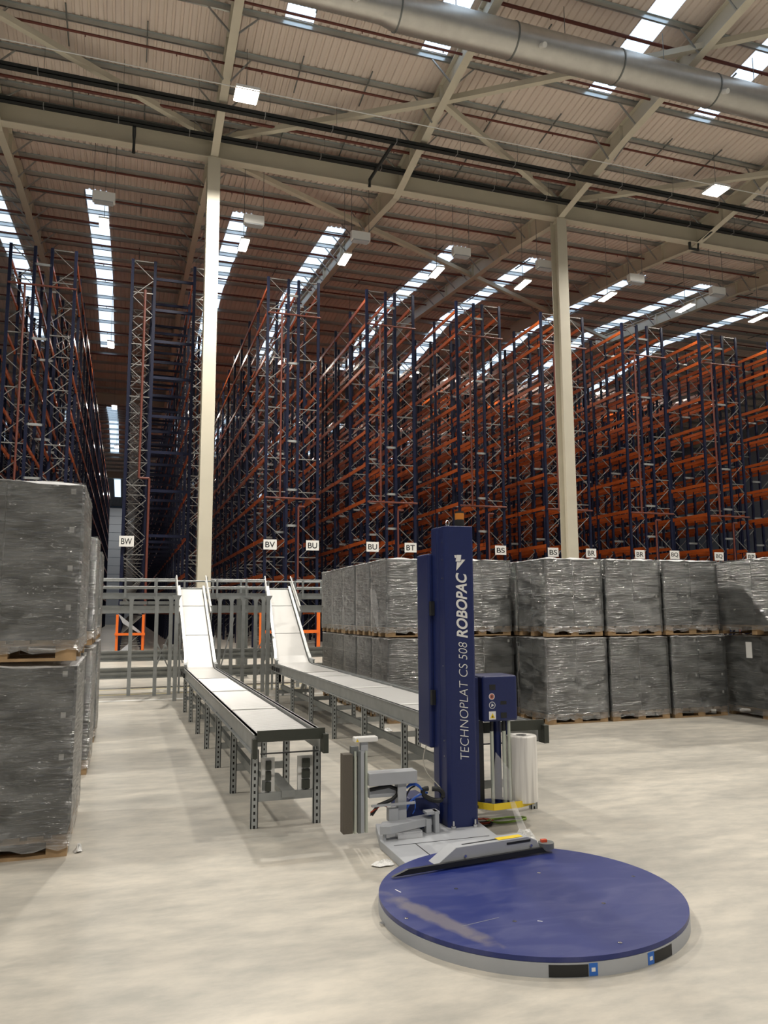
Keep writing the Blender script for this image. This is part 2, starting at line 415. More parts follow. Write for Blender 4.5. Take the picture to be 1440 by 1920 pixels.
# valley girder
gi = 0
for (yv, nm) in ((YC, 'long cream valley girder carried by the two tall columns'), (70.8, 'far valley girder seen beyond the racks, above the left aisle'), (110.8, 'farthest valley girder deep over the left aisle')):
    z1 = 20.85 if yv == YC else 20.9
    b = MB(); ibeam(b, (XL, yv, z1 - .46), (XR, yv, z1 - .46), .42, .92, .035)
    g = b.build('valley_girder', 'steel_cream'); tag(g, nm, 'roof beam', 'valley girders')
# rafters
def rafter(X, yv, a, c, label):
    t = thing('roof_rafter', label, 'rafter', (X, yv, 0), 'cream roof rafters')
    b = MB(); ys = [a, yv - 5.5, yv - 2.2, yv, yv + 2.2, yv + 5.5, c]
    bot = lambda y: roofz(y) - 1.0 if abs(y - yv) >= 5.4 else (19.85 if abs(y - yv) < .1 else (20.22 if abs(y - yv) < 3 else 20.7))
    for i in range(len(ys) - 1):
        y0, y1 = ys[i], ys[i + 1]; p, q = (X, y0, bot(y0)), (X, y1, bot(y1))
        t0, t1 = roofz(y0) - .26, roofz(y1) - .26
        b.bar(p, q, .30, .03); b.bar((X, y0, t0), (X, y1, t1), .30, .03)
        b.add([(X - .01, y0, bot(y0)), (X - .01, y1, bot(y1)), (X - .01, y1, t1), (X - .01, y0, t0),
               (X + .01, y0, bot(y0)), (X + .01, y1, bot(y1)), (X + .01, y1, t1), (X + .01, y0, t0)], [(0, 1, 2, 3), (7, 6, 5, 4)])
        if abs(y0 - yv) > 1 and i: b.box((X - .15, y0 - .01, bot(y0)), (X + .15, y0 + .01, t0))
    for y in (yv - 9, yv + 9, yv + 13):
        if a < y < c: b.box((X - .15, y - .02, roofz(y) - 1.02), (X + .15, y + .02, roofz(y) - .3))
    b.build('beam', 'steel_cream', t)
    if yv < 40:
        k = 0
        for y in sorted(PY):
            if a + 1 < y < c - 1 and k % 1 == 0 and abs(y - yv) < 16:
                zb = roofz(y) - .95 if abs(y - yv) > 5.4 else 20.45
                for sx in (-1, 1):
                    MB().bar((X + sx * .13, y, zb), (X + sx * .85, y, roofz(y) - .2), .05, .05).build('fly_brace', 'galv', t)
            k += 1
RAFX = [-13.25, -5.25, 2.75, 10.75, 18.75, 26.75, 34.75, 42.75]
RL = {-5.25: 'cream roof rafter at the left edge, curving down beyond the girder', 2.75: 'cream roof rafter meeting the top of the left column', 10.75: 'cream roof rafter midway between the two columns',
      18.75: 'cream roof rafter meeting the top of the right column', 26.75: 'cream roof rafter right of the right column', 34.75: 'cream roof rafter at the upper right edge', -13.25: 'cream roof rafter far off to the left', 42.75: 'cream roof rafter far off to the right'}
for X in RAFX[1:7]: rafter(X, 30.5, 11.5, 51.0, RL[X])
for X, s in ((-5.25, 'left edge'), (2.75, 'left column line'), (10.75, 'middle line'), (18.75, 'right column line'), (26.75, 'right of the right column')):
    rafter(X, 71.0, 51.0, 91.0, 'far roof rafter beyond the ridge on the ' + s)
# roof bracing tubes
def rb(y): return 20.75 if abs(y - 30.5) < 1.5 else roofz(y) - .75
BR = [((2.75, 30.0), (-5.25, 25.2), 'from the left column top to the left edge rafter'), ((2.75, 30.0), (10.75, 25.2), 'from the left column top to the middle rafter'),
      ((10.75, 25.2), (18.75, 30.0), 'from the middle rafter down to the right column top'), ((10.75, 25.2), (18.75, 20.3), 'from the middle rafter up behind the silver duct'),
      ((18.75, 30.0), (26.75, 25.2), 'from the right column top to the next rafter right'), ((18.75, 20.3), (26.75, 15.2), 'near the upper right corner by the duct'),
      ((2.75, 31.0), (10.75, 35.2), 'beyond the girder from the left column'), ((10.75, 35.2), (18.75, 39.8), 'beyond the girder between the middle and right rafters'),
      ((18.75, 39.8), (26.75, 44.5), 'beyond the girder right of the right column'), ((26.75, 44.5), (34.75, 49.2), 'deep beyond the girder at the far right')]
for (p, q, s) in BR:
    wd = .22
    o = MB().bar((p[0], p[1], rb(p[1])), (q[0], q[1], rb(q[1])), wd, wd).build('roof_brace', 'steel_cream')
    tag(o, 'slanting cream square brace ' + s, 'roof brace', 'roof bracing')
# red sprinkler pipes under the roof
RP = [12.4, 15.2, 18.0, 20.9, 23.2, 25.9, 28.6, 34.3, 37.5, 40.7, 43.9, 47.1, 50.2, 54, 58, 62]
for i, y in enumerate(RP):
    z = roofz(y) - .5
    side = 'before' if y < 30 else 'beyond'
    rank = ['nearest to', 'second from', 'third from', 'fourth from', 'fifth from', 'sixth from', 'seventh from', 'eighth from', 'ninth from']
    seq = [q for q in RP if (q < 30) == (y < 30)]; seq.sort(key=lambda q: abs(q - 30.5))
    t = thing('sprinkler_pipe', 'thin red sprinkler pipe under the roof %s the girder, %s it' % (side, rank[seq.index(y)]), 'pipe', (-10, y, z), 'roof sprinkler pipes')
    b = MB().cyl((-12, y, z), (50, y, z), .045 if i % 3 else .06, 8); b.build('pipe', 'red_pipe', t)
    b = MB()
    for X in range(-11, 50, 3): b.cyl((X, y, z), (X, y, z - .12), .02, 6)
    o = b.build('sprinkler_head', 'red_pipe', t)
# duct
t = thing('ventilation_duct', 'large silver spiral duct running under the roof at the top right', 'duct', (6.9, 20.75, 20.15))
YD, ZD = 20.7, 20.2
def ribbed(b, x0, x1, r):
    n = 28; N = int((x1 - x0) / .06); vs = []
    for i in range(N + 1):
        x = x0 + (x1 - x0) * i / N; rr = r + (.012 if i % 2 else 0)
        vs += [(x, YD + rr * math.cos(2 * PI * k / n), ZD + rr * math.sin(2 * PI * k / n)) for k in range(n)]
    b.add(vs, [(i * n + k, i * n + (k + 1) % n, (i + 1) * n + (k + 1) % n, (i + 1) * n + k) for i in range(N) for k in range(n)], True)
b = MB(); ribbed(b, -6, 6.9, .44); b.build('duct_section', 'duct', t)
b = MB(); b.cyl((6.9, YD, ZD), (7.4, YD, ZD), .45, 28, .57, caps=False); b.build('reducer', 'duct', t)
for x0 in (7.4, 11.4, 15.4, 19.4, 23.4, 27.4, 31.4):
    b = MB(); ribbed(b, x0, x0 + 3.97, .56); b.build('duct_section', 'duct', t)
    b = MB(); b.cyl((x0 - .05, YD, ZD), (x0, YD, ZD), .585, 28); b.build('joint_band', 'galv_dark', t)
for x0 in (5.9, 12.2, 19.5):
    MB().cyl((x0, YD - .45, ZD - .32), (x0 + .02, YD - .65, ZD - .42), .09, 14).build('nozzle', 'white', t)
for x0 in (3.0, 6.0, 9.4, 13.4, 17.4, 21.4, 25.4, 29.4):
    MB().cyl((x0, YD, ZD + .3), (x0, YD, roofz(YD) - .2), .012, 6).build('hanger_wire', 'galv_dark', t)
# cable trays
def tray(y, z, label):
    t = thing('cable_tray', label, 'cable tray', (-10, y, z), 'black cable trays')
    b = MB()
    b.box((-12, y - .12, z), (50, y + .12, z + .02)).box((-12, y - .12, z), (50, y - .10, z + .15)).box((-12, y + .10, z), (50, y + .12, z + .15))
    b.build('tray', 'tray', t)
    for i in range(18):
        X = -8.8 + i * 2.62
        MB().box((X, y - .135, z - .01), (X + .03, y + .135, z + .16)).build('joint_clip', 'galv', t)
        MB().cyl((X + .2, y, z), (X + .2, y, roofz(y) - .2), .008, 5).build('hanger_rod', 'galv_dark', t)
tray(27.05, 20.12, 'black cable tray crossing under the roof, the upper of the pair')
tray(29.0, 20.12, 'black cable tray crossing under the roof, the lower of the pair')
def stub(pts, label):
    o = MB().tube(pts, .07, 8).build('drop_pipe', 'tray', ); tag(o, label, 'pipe', 'black branch pipes')
stub([(9.44, 27.1, 20.1), (9.3, 29.75, 20.05), (9.3, 29.8, 19.75)], 'black branch pipe hanging off the trays midway between the columns')
stub([(-.35, 29.05, 20.1), (-.35, 29.5, 20.0), (-.35, 29.55, 19.3)], 'black branch pipe hanging off the trays left of the left column')
stub([(26.7, 29.05, 20.1), (26.7, 30.0, 20.0), (26.7, 30.05, 19.6), (26.2, 30.05, 19.6), (26.2, 30.05, 20.0)], 'black branch pipe hanging off the trays at the right')
o = MB().cyl((-12, 25.2, 19.8), (50, 25.2, 19.8), .018, 6).build('steel_wire', 'white'); tag(o, 'thin silvery catenary wire across the roof above the black trays', 'wire')
o = MB().cyl((-12, 29.8, 20.85), (50, 29.8, 20.85), .05, 8).build('conduit', 'galv_dark'); tag(o, 'thin grey conduit along the top of the valley girder', 'conduit')

# lamps
def lamp_front(X, Y, label):
    t = thing('high_bay_light', label, 'lamp', (X, Y, 19.8), 'high bay lamps before the girder')
    MB().box((X - .42, Y - .42, 19.84), (X + .42, Y + .42, 19.94)).build('housing', 'white', t)
    for i in range(3):
        for j in range(2): MB().box((X - .4 + i * .27, Y - .38 + j * .39, 19.8), (X - .4 + i * .27 + .25, Y - .38 + j * .39 + .36, 19.838)).build('led_panel', 'lamp_emit', t)
    MB().cyl((X, Y, 19.94), (X, Y, roofz(Y) - .02), .012, 6).build('suspension_wire', 'galv_dark', t)
lamp_front(3.42, 25.6, 'square glowing lamp hanging above the left column girder'); lamp_front(23.9, 25.6, 'square glowing lamp hanging at the upper right')
def lamp_aisle(X, Y, label, z=17.8):
    t = thing('high_bay_light', label, 'lamp', (X, Y, z), 'aisle lamps above the racks')
    MB().box((X - .2, Y - .6, z + .03), (X + .2, Y + .6, z + .1)).build('housing', 'white', t)
    MB().box((X - .17, Y - .57, z), (X + .17, Y + .57, z + .03)).build('led_panel', 'lamp_emit', t)
    MB().cyl((X, Y, z + .1), (X, Y, roofz(Y) - .02), .012, 6).build('suspension_wire', 'galv_dark', t)
AL = [['bright lamp over the left aisle, left of the left column', 'second lamp deeper over the left aisle', 'third lamp deep over the left aisle', 'fourth lamp far down the left aisle'],
      ['bright lamp just right of the left column', 'second lamp deeper over the aisle behind the left column', 'third lamp deep over the aisle behind the left column', None],
      ['bright lamp over the aisle between the BU and BU signs', 'second lamp deep between the BU signs', None, None],
      ['lamp over the aisle between the BT and BS signs', 'second lamp deep between the BT and BS signs', None, None],
      ['bright lamp left of the right column', 'second lamp deep left of the right column', None, None],
      ['lamp over the aisle right of the right column', 'second lamp deep right of the right column', None, None],
      ['bright lamp high over the aisle between the BR and BQ signs', 'second lamp deep between the BR and BQ signs', None, None],
      ['bright lamp highest at the far right edge over the racks', 'second lamp deep at the far right edge', None, None]]
for i, X in enumerate(AISLES):
    for j, Y in enumerate((32.9, 48.3, 63.5, 79)):
        if AL[i][j]: lamp_aisle(X, Y, AL[i][j])
# white boxes hung at the mouth of each aisle
for X, s in ((-1.42, 'over the left aisle'), (4.55, 'right of the left column'), (9.25, 'above the first skylight right of the left column'), (14.1, 'below the middle rafter'),
             (18.45, 'against the right column'), (23.6, 'right of the right column'), (28.6, 'near the right edge')):
    Y = 31.0; z = 17.85
    t = thing('hanging_unit', 'small white hanging box ' + s, 'heater', (X, Y, z), 'white boxes hung at the aisle mouths')
    MB().box((X - .43, Y - .15, z), (X + .43, Y + .15, z + .4)).build('casing', 'white', t, bev=.03)
    MB().box((X - .36, Y - .16, z - .05), (X + .36, Y + .16, z)).build('louvre', 'grey_paint', t)
    MB().cyl((X - .4, Y, z + .4), (X - .4, Y, roofz(Y) - .02), .012, 6).cyl((X + .4, Y, z + .4), (X + .4, Y, roofz(Y) - .02), .012, 6).build('suspension_wire', 'galv_dark', t)

# ------------------------------------------------------------------ racks
RY, TOP, PITCH = 33.5, 16.78, 2.87
LEV = [16.27, 15.07, 13.05, 11.5, 9.9, 8.35, 6.7, 4.8, 3.2, 1.6]
FD = .93
def frame_bars():
    b = MB(); z = TOP - .08; i = 0
    while z > .9:
        a, c = (.05, FD - .05) if i % 2 == 0 else (FD - .05, .05)
        b.bar((a, 0, z), (c, 0, z - .76), .028, .036, (0, 1, 0)); z -= .80; i += 1
    for z in (TOP - .06, 15.3, 13.0, 10.7, 8.4, 6.9, 4.0, 1.7, .3): b.bar((.05, 0, z), (FD - .05, 0, z), .04, .05, (0, 1, 0))
    return b
up_me = MB().box((-.06, -.05, 0), (.06, .05, TOP)).mesh('upright', 'rack_blue')
br_me = frame_bars().mesh('bracing', 'brace')
up2 = MB().box((-.06, -.05, 0), (.06, .05, TOP)).box((FD - .06, -.05, 0), (FD + .06, .05, TOP)).mesh('upright_pair', 'rack_blue')
beam_b = MB().box((-.025, .05, -.08), (.025, PITCH - .05, .08)).box((-.032, .05, -.11), (.032, .1, .1)).box((-.032, PITCH - .1, -.11), (.032, PITCH - .05, .1))
beam_me = beam_b.mesh('load_beam', 'rack_orange')
sp_me = MB().box((0, -.03, -.05), (.48, .03, .05)).mesh('row_spacer', 'galv')
tie_me = MB().box((.06, -.03, -.06), (1.66, .03, .06)).mesh('tie_beam', 'rack_blue')
NF = 26
_rest = {}
def rack(X, offs, label, mid_spacer=True, nb=NF, sgn=None, pipes=True):
    t = thing('pallet_rack', label, 'pallet rack', (X, RY, 0), 'tall blue and orange pallet racks')
    for fo in offs:
        for k in range(nb):
            f = inst('upright_frame', up2, t, (fo, k * PITCH, 0)); inst('bracing', br_me, f)
    faces = [];
    for fo in offs: faces += [fo - .03, fo + FD + .03]
    key = (tuple(round(q, 2) for q in offs), nb); cnt = 0; rest = []
    for k in range(nb - 1):
        for z in LEV:
            for fx in faces:
                if cnt < 100: inst('load_beam', beam_me, t, (fx, k * PITCH, z)); cnt += 1
                else: rest.append((fx, k * PITCH, z))
    if key not in _rest:
        bb = MB()
        for fx, y, z in rest: bb.box((fx - .025, y + .05, z - .08), (fx + .025, y + PITCH - .05, z + .08))
        _rest[key] = bb.mesh('load_beams', 'rack_orange')
    o = inst('load_beams_beyond', _rest[key], t); o['kind'] = 'stuff'
    if mid_spacer:
        gap = offs[1] - offs[0] - FD
        for k in range(5):
            for z in (16.0, 12.8, 9.2, 7.0, 5.4):
                q = inst('row_spacer', sp_me, t, (offs[0] + FD, k * PITCH - .02, z)); q.scale.x = gap / .48
    else:
        k = 0
        for k in range(nb):
            for z in (16.0, 14.6, 13.2, 11.6, 9.9, 8.35, 6.7, 4.8):
                if k * 8 + 7 < 100: inst('tie_beam', tie_me, t, (offs[0] + FD, k * PITCH, z))
    if pipes:
        w = offs[-1] + FD if mid_spacer else FD
        b = MB(); px = .62 if mid_spacer else .55
        y = -.13
        if mid_spacer:
            b.cyl((-.02, y, 15.05), (w + .08, y, 15.05), .045, 8).cyl((-.02, y, 6.6), (w + .08, y, 6.6), .045, 8)
            b.cyl((px, y, 6.6), (px, y, 15.05), .045, 8).cyl((px + .83, y, .3), (px + .83, y, 6.25), .045, 8).cyl((px + .83, y, 6.25), (px + 1.1, y, 6.25), .045, 8)
        else:
            b.cyl((px, y, 7.2), (px, y, 15.4), .05, 8).cyl((px, y, 7.2), (px + .42, y, 7.2), .05, 8).cyl((px + .42, y, 7.2), (px + .42, y, .3), .05, 8)
        pm = b.mesh('sprinkler_riser', 'rack_red'); inst('sprinkler_riser', pm, t)
    return t
def row_sign(t, X, z, txt):
    b = MB().box((X - .29, RY - .22, z - .22), (X + .29, RY - .20, z + .22)); s = b.build('row_sign', 'sign', t)
    mt = Matrix.Translation((X - t.location.x, -.221, z - .13)) @ Matrix.Rotation(PI / 2, 4, 'X')
    me = text_mesh(txt, 'black', mt, length=.42, height=.25, bold=.012)
    o = inst('lettering', me, s)
    s['label'] = 'white sign lettered ' + txt
D2 = (0, 1.40)
racks = [(-9.75, D2, 'blue and orange pallet rack hidden farthest left behind the first rack', []),
         (-5.03, (0, 1.58), 'tall pallet rack at the left edge rising behind the wrapped pallets', []),
         (5.63, D2, 'tall pallet rack with BV and BU signs right of the left column', [(5.83, 4.53, 'BV'), (7.71, 4.53, 'BU')]),
         (10.3, D2, 'tall pallet rack with BU and BT signs left of the blue mast', [(10.49, 4.53, 'BU'), (12.32, 4.53, 'BT')]),
         (14.91, D2, 'tall pallet rack with one BS sign behind the blue mast', [(16.91, 4.5, 'BS')]),
         (19.6, (0, 1.52), 'tall pallet rack with BS and BR signs behind the right column', [(19.76, 4.46, 'BS'), (21.91, 4.46, 'BR')]),
         (24.46, (0, 1.58), 'tall pallet rack with BR and BQ signs right of the right column', [(24.78, 4.45, 'BR'), (26.91, 4.46, 'BQ')]),
         (29.42, (0, 1.58), 'tall pallet rack with BQ and BP signs near the right edge', [(29.74, 4.43, 'BQ'), (31.86, 4.43, 'BP')]),
         (34.25, (0, 1.58), 'tall pallet rack cut by the right edge of the picture', [])]
for X, offs, lab, signs in racks:
    t = rack(X, offs, lab, nb=NF)
    for sx, z, txt in signs: row_sign(t, sx, z, txt)
t = rack(-.24, (0, 2.6), 'tall pallet rack with the BW sign, split in two by blue tie beams', False)
row_sign(t, -.08, 4.53, 'BW')
# orange end guard of the BW rack
t = thing('rack_guard', 'orange end guard frame with a grey twisted sheet at the foot of the BW rack', 'guard rail', (.16, 33.1, 0))
for x in (-.32, .68): MB().box((x - .05, 33.05, 0), (x + .05, 33.15, 1.55)).build('post', 'orange', t)
MB().box((-.4, 33.0, .72), (.76, 33.06, .82)).build('rail', 'orange', t)
MB().add([(-.3, 33.1, 1.6), (.6, 33.16, .85), (.6, 33.16, .75), (-.1, 33.12, 1.2)], [(0, 1, 2, 3)]).add([(-.3, 33.1, .02), (.55, 33.16, .74), (.2, 33.14, .4), (.1, 33.1, .02)], [(0, 1, 2, 3)]).build('net_panel', 'grey_paint', t)
for x, s in ((9.6, 'behind the right hand chute'), (5.45, 'between the chutes below the BV sign')):
    t = thing('rack_guard', 'orange end guard frame seen ' + s, 'guard rail', (x, 33.1, 0), 'orange rack end guards')
    for dx in (0, 2.5): MB().box((x + dx - .07, 33.05, 0), (x + dx + .07, 33.15, 1.7)).build('post', 'orange', t)
    MB().box((x, 33.0, .72), (x + 2.5, 33.06, .85)).build('rail', 'orange', t)

# ------------------------------------------------------------------ mezzanine conveyor
def zline(Y, name, label, X0, X1, zz, h, m='galv'):
    b = MB()
    b.box((X0, Y - .03, zz), (X1, Y + .03, zz + h)).box((X0, Y - .08, zz), (X1, Y + .03, zz + .012)).box((X0, Y - .08, zz + h - .012), (X1, Y + .03, zz + h))
    o = b.build(name, m); return tag(o, label, 'beam')
t = thing('elevated_conveyor', 'raised grey conveyor line with handrails feeding the two white chutes', 'conveyor', (2.5, 17, 0))
MX0, MX1 = -.7, 6.6
for Y in (16.95, 17.6):
    b = MB().box((MX0, Y - .03, 1.90), (MX1, Y + .03, 2.02)).box((MX0, Y - .07, 1.90), (MX1, Y + .07, 1.915)); b.build('side_frame', 'galv', t)
MB().box((MX0, 17.0, 1.94), (MX1, 17.58, 1.97)).build('deck', 'galv_dark', t)
for Y in (16.85, 17.7):
    for z in (2.14, 2.30):
        for xa, xb in ((MX0, 1.0), (1.7, 2.85), (3.55, MX1)) if Y < 17 else ((MX0, MX1),):
            MB().cyl((xa, Y, z), (xb, Y, z), .018, 8).build('handrail', 'galv', t)
    for x in [MX0 + .05 + k * .62 for k in range(12)]:
        if Y < 17 and (1.0 < x < 1.7 or 2.85 < x < 3.5): continue
        MB().box((x - .02, Y - .015, 1.92), (x + .02, Y + .015, 2.33)).build('rail_post', 'galv', t)
MB().box((MX0, 17.0, 1.60), (MX1, 17.08, 1.76)).build('cross_beam', 'galv', t)
for x in (.15, .7): MB().box((x - .28, 16.95, 1.78), (x + .28, 17.0, 1.85)).build('motor_cover', 'galv', t)
legs = [(.10, 15.36 + .9), (.58, 15.2 + .9), (.86, 16.2), (.90, 15.0), (1.9, 16.9), (2.15, 16.9), (2.40, 16.9), (2.62, 16.6), (2.70, 16.1), (2.66, 15.3), (3.6, 16.9), (4.3, 16.9), (5.0, 16.9)]
for x, y in legs:
    MB().box((x - .035, y - .035, 0), (x + .035, y + .035, 1.92)).build('leg', 'galv', t)
    MB().prism([(x - .035, y - .03, 1.84), (x + .035, y - .03, 1.84), (x + .08, y - .03, 1.93), (x - .08, y - .03, 1.93)], (0, .06, 0)).build('leg_bracket', 'galv', t)
for (x0, z0, x1, z1) in ((.6, .5, .9, 1.3), (.95, .3, .62, 1.0), (2.65, .3, 2.95, .9), (2.65, .8, 2.95, 1.4), (1.9, .5, 2.15, 1.5)):
    MB().bar((x0, 16.5, z0), (x1, 16.5, z1), .025).build('brace', 'galv', t)
for x, y in ((.8, 16.5), (.93, 16.4)): MB().bar((x, y, .9), (x + .02, y + 1.2, .9), .05).build('tie', 'galv', t)
# box column beneath
o = MB().box((2.72, 20.1, 0), (2.98, 20.4, 2.3)).build('box_column', 'galv_dark'); tag(o, 'short square grey column under the raised conveyor between the chutes', 'column')
# low barrier lines across
for z, s in ((.56, 'upper'), (.19, 'lower')):
    t2 = thing('barrier_rail', 'long grey %s barrier rail crossing behind the conveyor legs' % s, 'barrier', (2, 18.1, z), 'grey barrier rails')
    b = MB().box((-1.2, 18.1, z), (5.6, 18.14, z + .23)).box((-1.2, 18.02, z), (5.6, 18.14, z + .03)).box((-1.2, 18.02, z + .2), (5.6, 18.14, z + .23)).box((-1.2, 18.06, z + .09), (5.6, 18.1, z + .14))
    b.build('rail', 'galv', t2)
    for x in (-1.0, 1.4, 3.4, 5.3): MB().box((x, 18.15, 0), (x + .08, 18.22, z + .24)).build('support', 'galv_dark', t2)
# floor lines
for k, (y, wd) in enumerate(((17.55, .06), (16.45, .08), (15.3, .1))):
    o = MB().box((-6, y, .0005), (8, y + wd, .003)).build('trim_%d' % (k + 1), 'line_yellow' if k < 2 else 'sign'); struct(o)

# ------------------------------------------------------------------ chute conveyors
def conveyor(name, label, XA, XB, Y0, YBEND, XT0, XT1, YTOP, nleg):
    t = thing(name, label, 'conveyor', ((XA + XB) / 2, Y0, 0), 'chute conveyors')
    ZB = .67; W = XB - XA
    # side channels
    for x, s in ((XA - .03, -1), (XB + .03, 1)):
        b = MB(); b.box((x - .012, Y0, ZB - .12), (x + .012, YBEND, ZB + .03)).box((x - (.03 if s < 0 else 0), Y0, ZB - .12), (x + (0 if s < 0 else .03), YBEND, ZB - .11))
        b.box((x - .02, Y0, ZB + .02), (x + .02, YBEND, ZB + .03)); b.build('side_channel', 'galv', t, bev=0)
    # rollers
    rm = MB().cyl((XA, 0, 0), (XB, 0, 0), .024, 10).mesh('roller', 'roller')
    n = int((YBEND - .3 - Y0 - .1) / .058); k = 0; rest = MB()
    for i in range(n):
        y = Y0 + .08 + i * .058
        if k < 100: inst('roller', rm, t, (-t.location.x, y - t.location.y, ZB - .02))
        else: rest.cyl((XA, y, ZB - .02), (XB, y, ZB - .02), .024, 8)
        k += 1
    if k > 100: o = rest.build('rollers_beyond', 'roller', t); o['kind'] = 'stuff'
    for y in (Y0 + 1.75, Y0 + 3.6, Y0 + 5.5):
        if y < YBEND: MB().box((XA, y, ZB), (XB, y + .05, ZB + .008)).build('transfer_strip', 'white', t)
    MB().box((XA, YBEND - 1.9, ZB + .004), (XB, YBEND - .1, ZB + .010)).build('slide_plate', 'belt', t)
    # incline
    pts = [(XA, XB, YBEND - .1, ZB + .01), (XA + .02, XB, YBEND + .15, ZB + .03), (XT0 * .1 + XA * .9 + .03, XB * .9 + XT1 * .1, YBEND + .45, ZB + .14), (XT0, XT1, YTOP, 2.10)]
    vs = []
    for a, c, y, z in pts: vs += [(a, y, z), (c, y, z)]
    b = MB().add(vs, [(2 * i, 2 * i + 1, 2 * i + 3, 2 * i + 2) for i in range(3)], False)
    vs2 = [(x, y, z - .02) for x, y, z in vs]; b.add(vs2, [(2 * i, 2 * i + 2, 2 * i + 3, 2 * i + 1) for i in range(3)])
    b.build('chute_belt', 'belt', t)
    for fr in (.3, .72):
        a = [pts[2][j] + (pts[3][j] - pts[2][j]) * fr for j in range(4)]
        MB().bar((a[0], a[2], a[3] + .004), (a[1], a[2], a[3] + .004), .012, .004).build('belt_seam', 'galv', t)
    for idx, sg in ((0, -1), (1, 1)):
        path = [(p[idx] + sg * .03, p[2], p[3]) for p in pts]
        b = MB()
        for p, q in zip(path[:-1], path[1:]): b.bar(p, q, .03, .14); b.bar((p[0], p[1], p[2] + .075), (q[0], q[1], q[2] + .075), .05, .012)
        b.build('chute_side', 'galv', t)
        p, q = Vector(path[2]), Vector(path[3]); off = Vector((sg * .05, 0, 0))
        r0 = p + (q - p) * .50
        for dz in (.16, .27): MB().bar(r0 + off + Vector((0, 0, dz)), q + off + Vector((0, .1, dz + .02)), .022, .03).build('guard_rail', 'belt', t)
        for fr in (.0, .25, .5, .75, 1):
            c = p + (q - p) * fr + off; MB().bar(c + Vector((0, 0, -.05)), c + Vector((sg * .03, 0, .27 if fr >= .5 else .06)), .02).build('rail_bracket', 'galv', t)
    for x in (XA - .06, ):
        for k in range(4): MB().box((x - .02, YBEND - .5 + k * .2, ZB - .09), (x, YBEND - .42 + k * .2, ZB - .02)).build('drive_pulley', 'black', t)
    # legs
    ys = [Y0 + .12 + (YBEND - .2 - Y0) * i / (nleg - 1) for i in range(nleg)]
    for i, y in enumerate(ys):
        for x in (XA - .02, XB + .02):
            b = MB().box((x - .028, y - .02, 0), (x + .028, y - .014, ZB - .1)).box((x - .028, y - .02, 0), (x - .022, y + .02, ZB - .1)).box((x + .022, y - .02, 0), (x + .028, y + .02, ZB - .1))
            b.build('leg', 'slotted', t, off=(x, y, 0))
        MB().box((XA, y - .015, .19), (XB, y + .015, .25)).build('crossbar', 'galv', t)
    MB().box((XA + .04, ys[0], .27), (XA + .08, ys[-1], .34)).build('long_rail', 'galv_dark', t)
    for (y, z) in ((YBEND + 1.3, 1.1), (YTOP - .6, 1.8)):
        for x in (XT0 - .02, XT1 + .02): MB().box((x - .02, y - .02, 0), (x + .02, y + .02, z)).build('leg', 'galv', t)
    MB().bar((XB, YBEND + .2, .62), (XB, YBEND + .8, .1), .05).build('kick_brace', 'galv', t)
    # end stop
    MB().box((XA - .03, Y0 - .05, ZB - .02), (XB + .045, Y0 - .03, ZB + .06)).build('end_stop', 'dark_stop', t)
    MB().box((XA - .06, Y0 - .04, ZB - .14), (XA - .025, Y0 + .02, ZB + .0)).build('corner_cap', 'dark_stop', t)
    MB().box((XB + .02, Y0 - .1, ZB - .12), (XB + .06, Y0 + .12, ZB + .02)).build('corner_cap', 'dark_stop', t)
    MB().cyl((XA, Y0 - .02, ZB - .11), (XB, Y0 - .02, ZB - .11), .006, 6).build('tie_rod', 'black', t)
    return t, ys
t, ys = conveyor('chute_conveyor', 'left roller conveyor with a white chute, dark stop plate at its near end', .985, 1.425, 5.93, 13.35, 1.08, 1.53, 17.0, 7)
for x, sx in ((1.02, 1), (1.42, -1)):
    xa, xb = (x, x + .1) if sx > 0 else (x - .12, x)
    f = MB().box((xa, 6.06, .24), (xb, 6.09, .50)).build('control_plate', 'white', t)
    for k in range(3): MB().box((xa + .03, 6.035, .26 + k * .078), (xb - .03, 6.06, .325 + k * .078)).build('control_box', 'dark_stop', f)
    MB().tube([((xa + xb) / 2, 6.05, .26), ((xa + xb) / 2 + .01, 6.06, .2)], .004, 6).build('cord', 'black', f)
MB().box((1.17, 6.02, .21), (1.27, 6.7, .26)).build('cable_trunk', 'galv', t)
t, ys = conveyor('chute_conveyor', 'right roller conveyor with a white chute, running behind the blue mast', 2.60, 3.20, 5.75, 13.9, 2.97, 3.38, 17.0, 7)

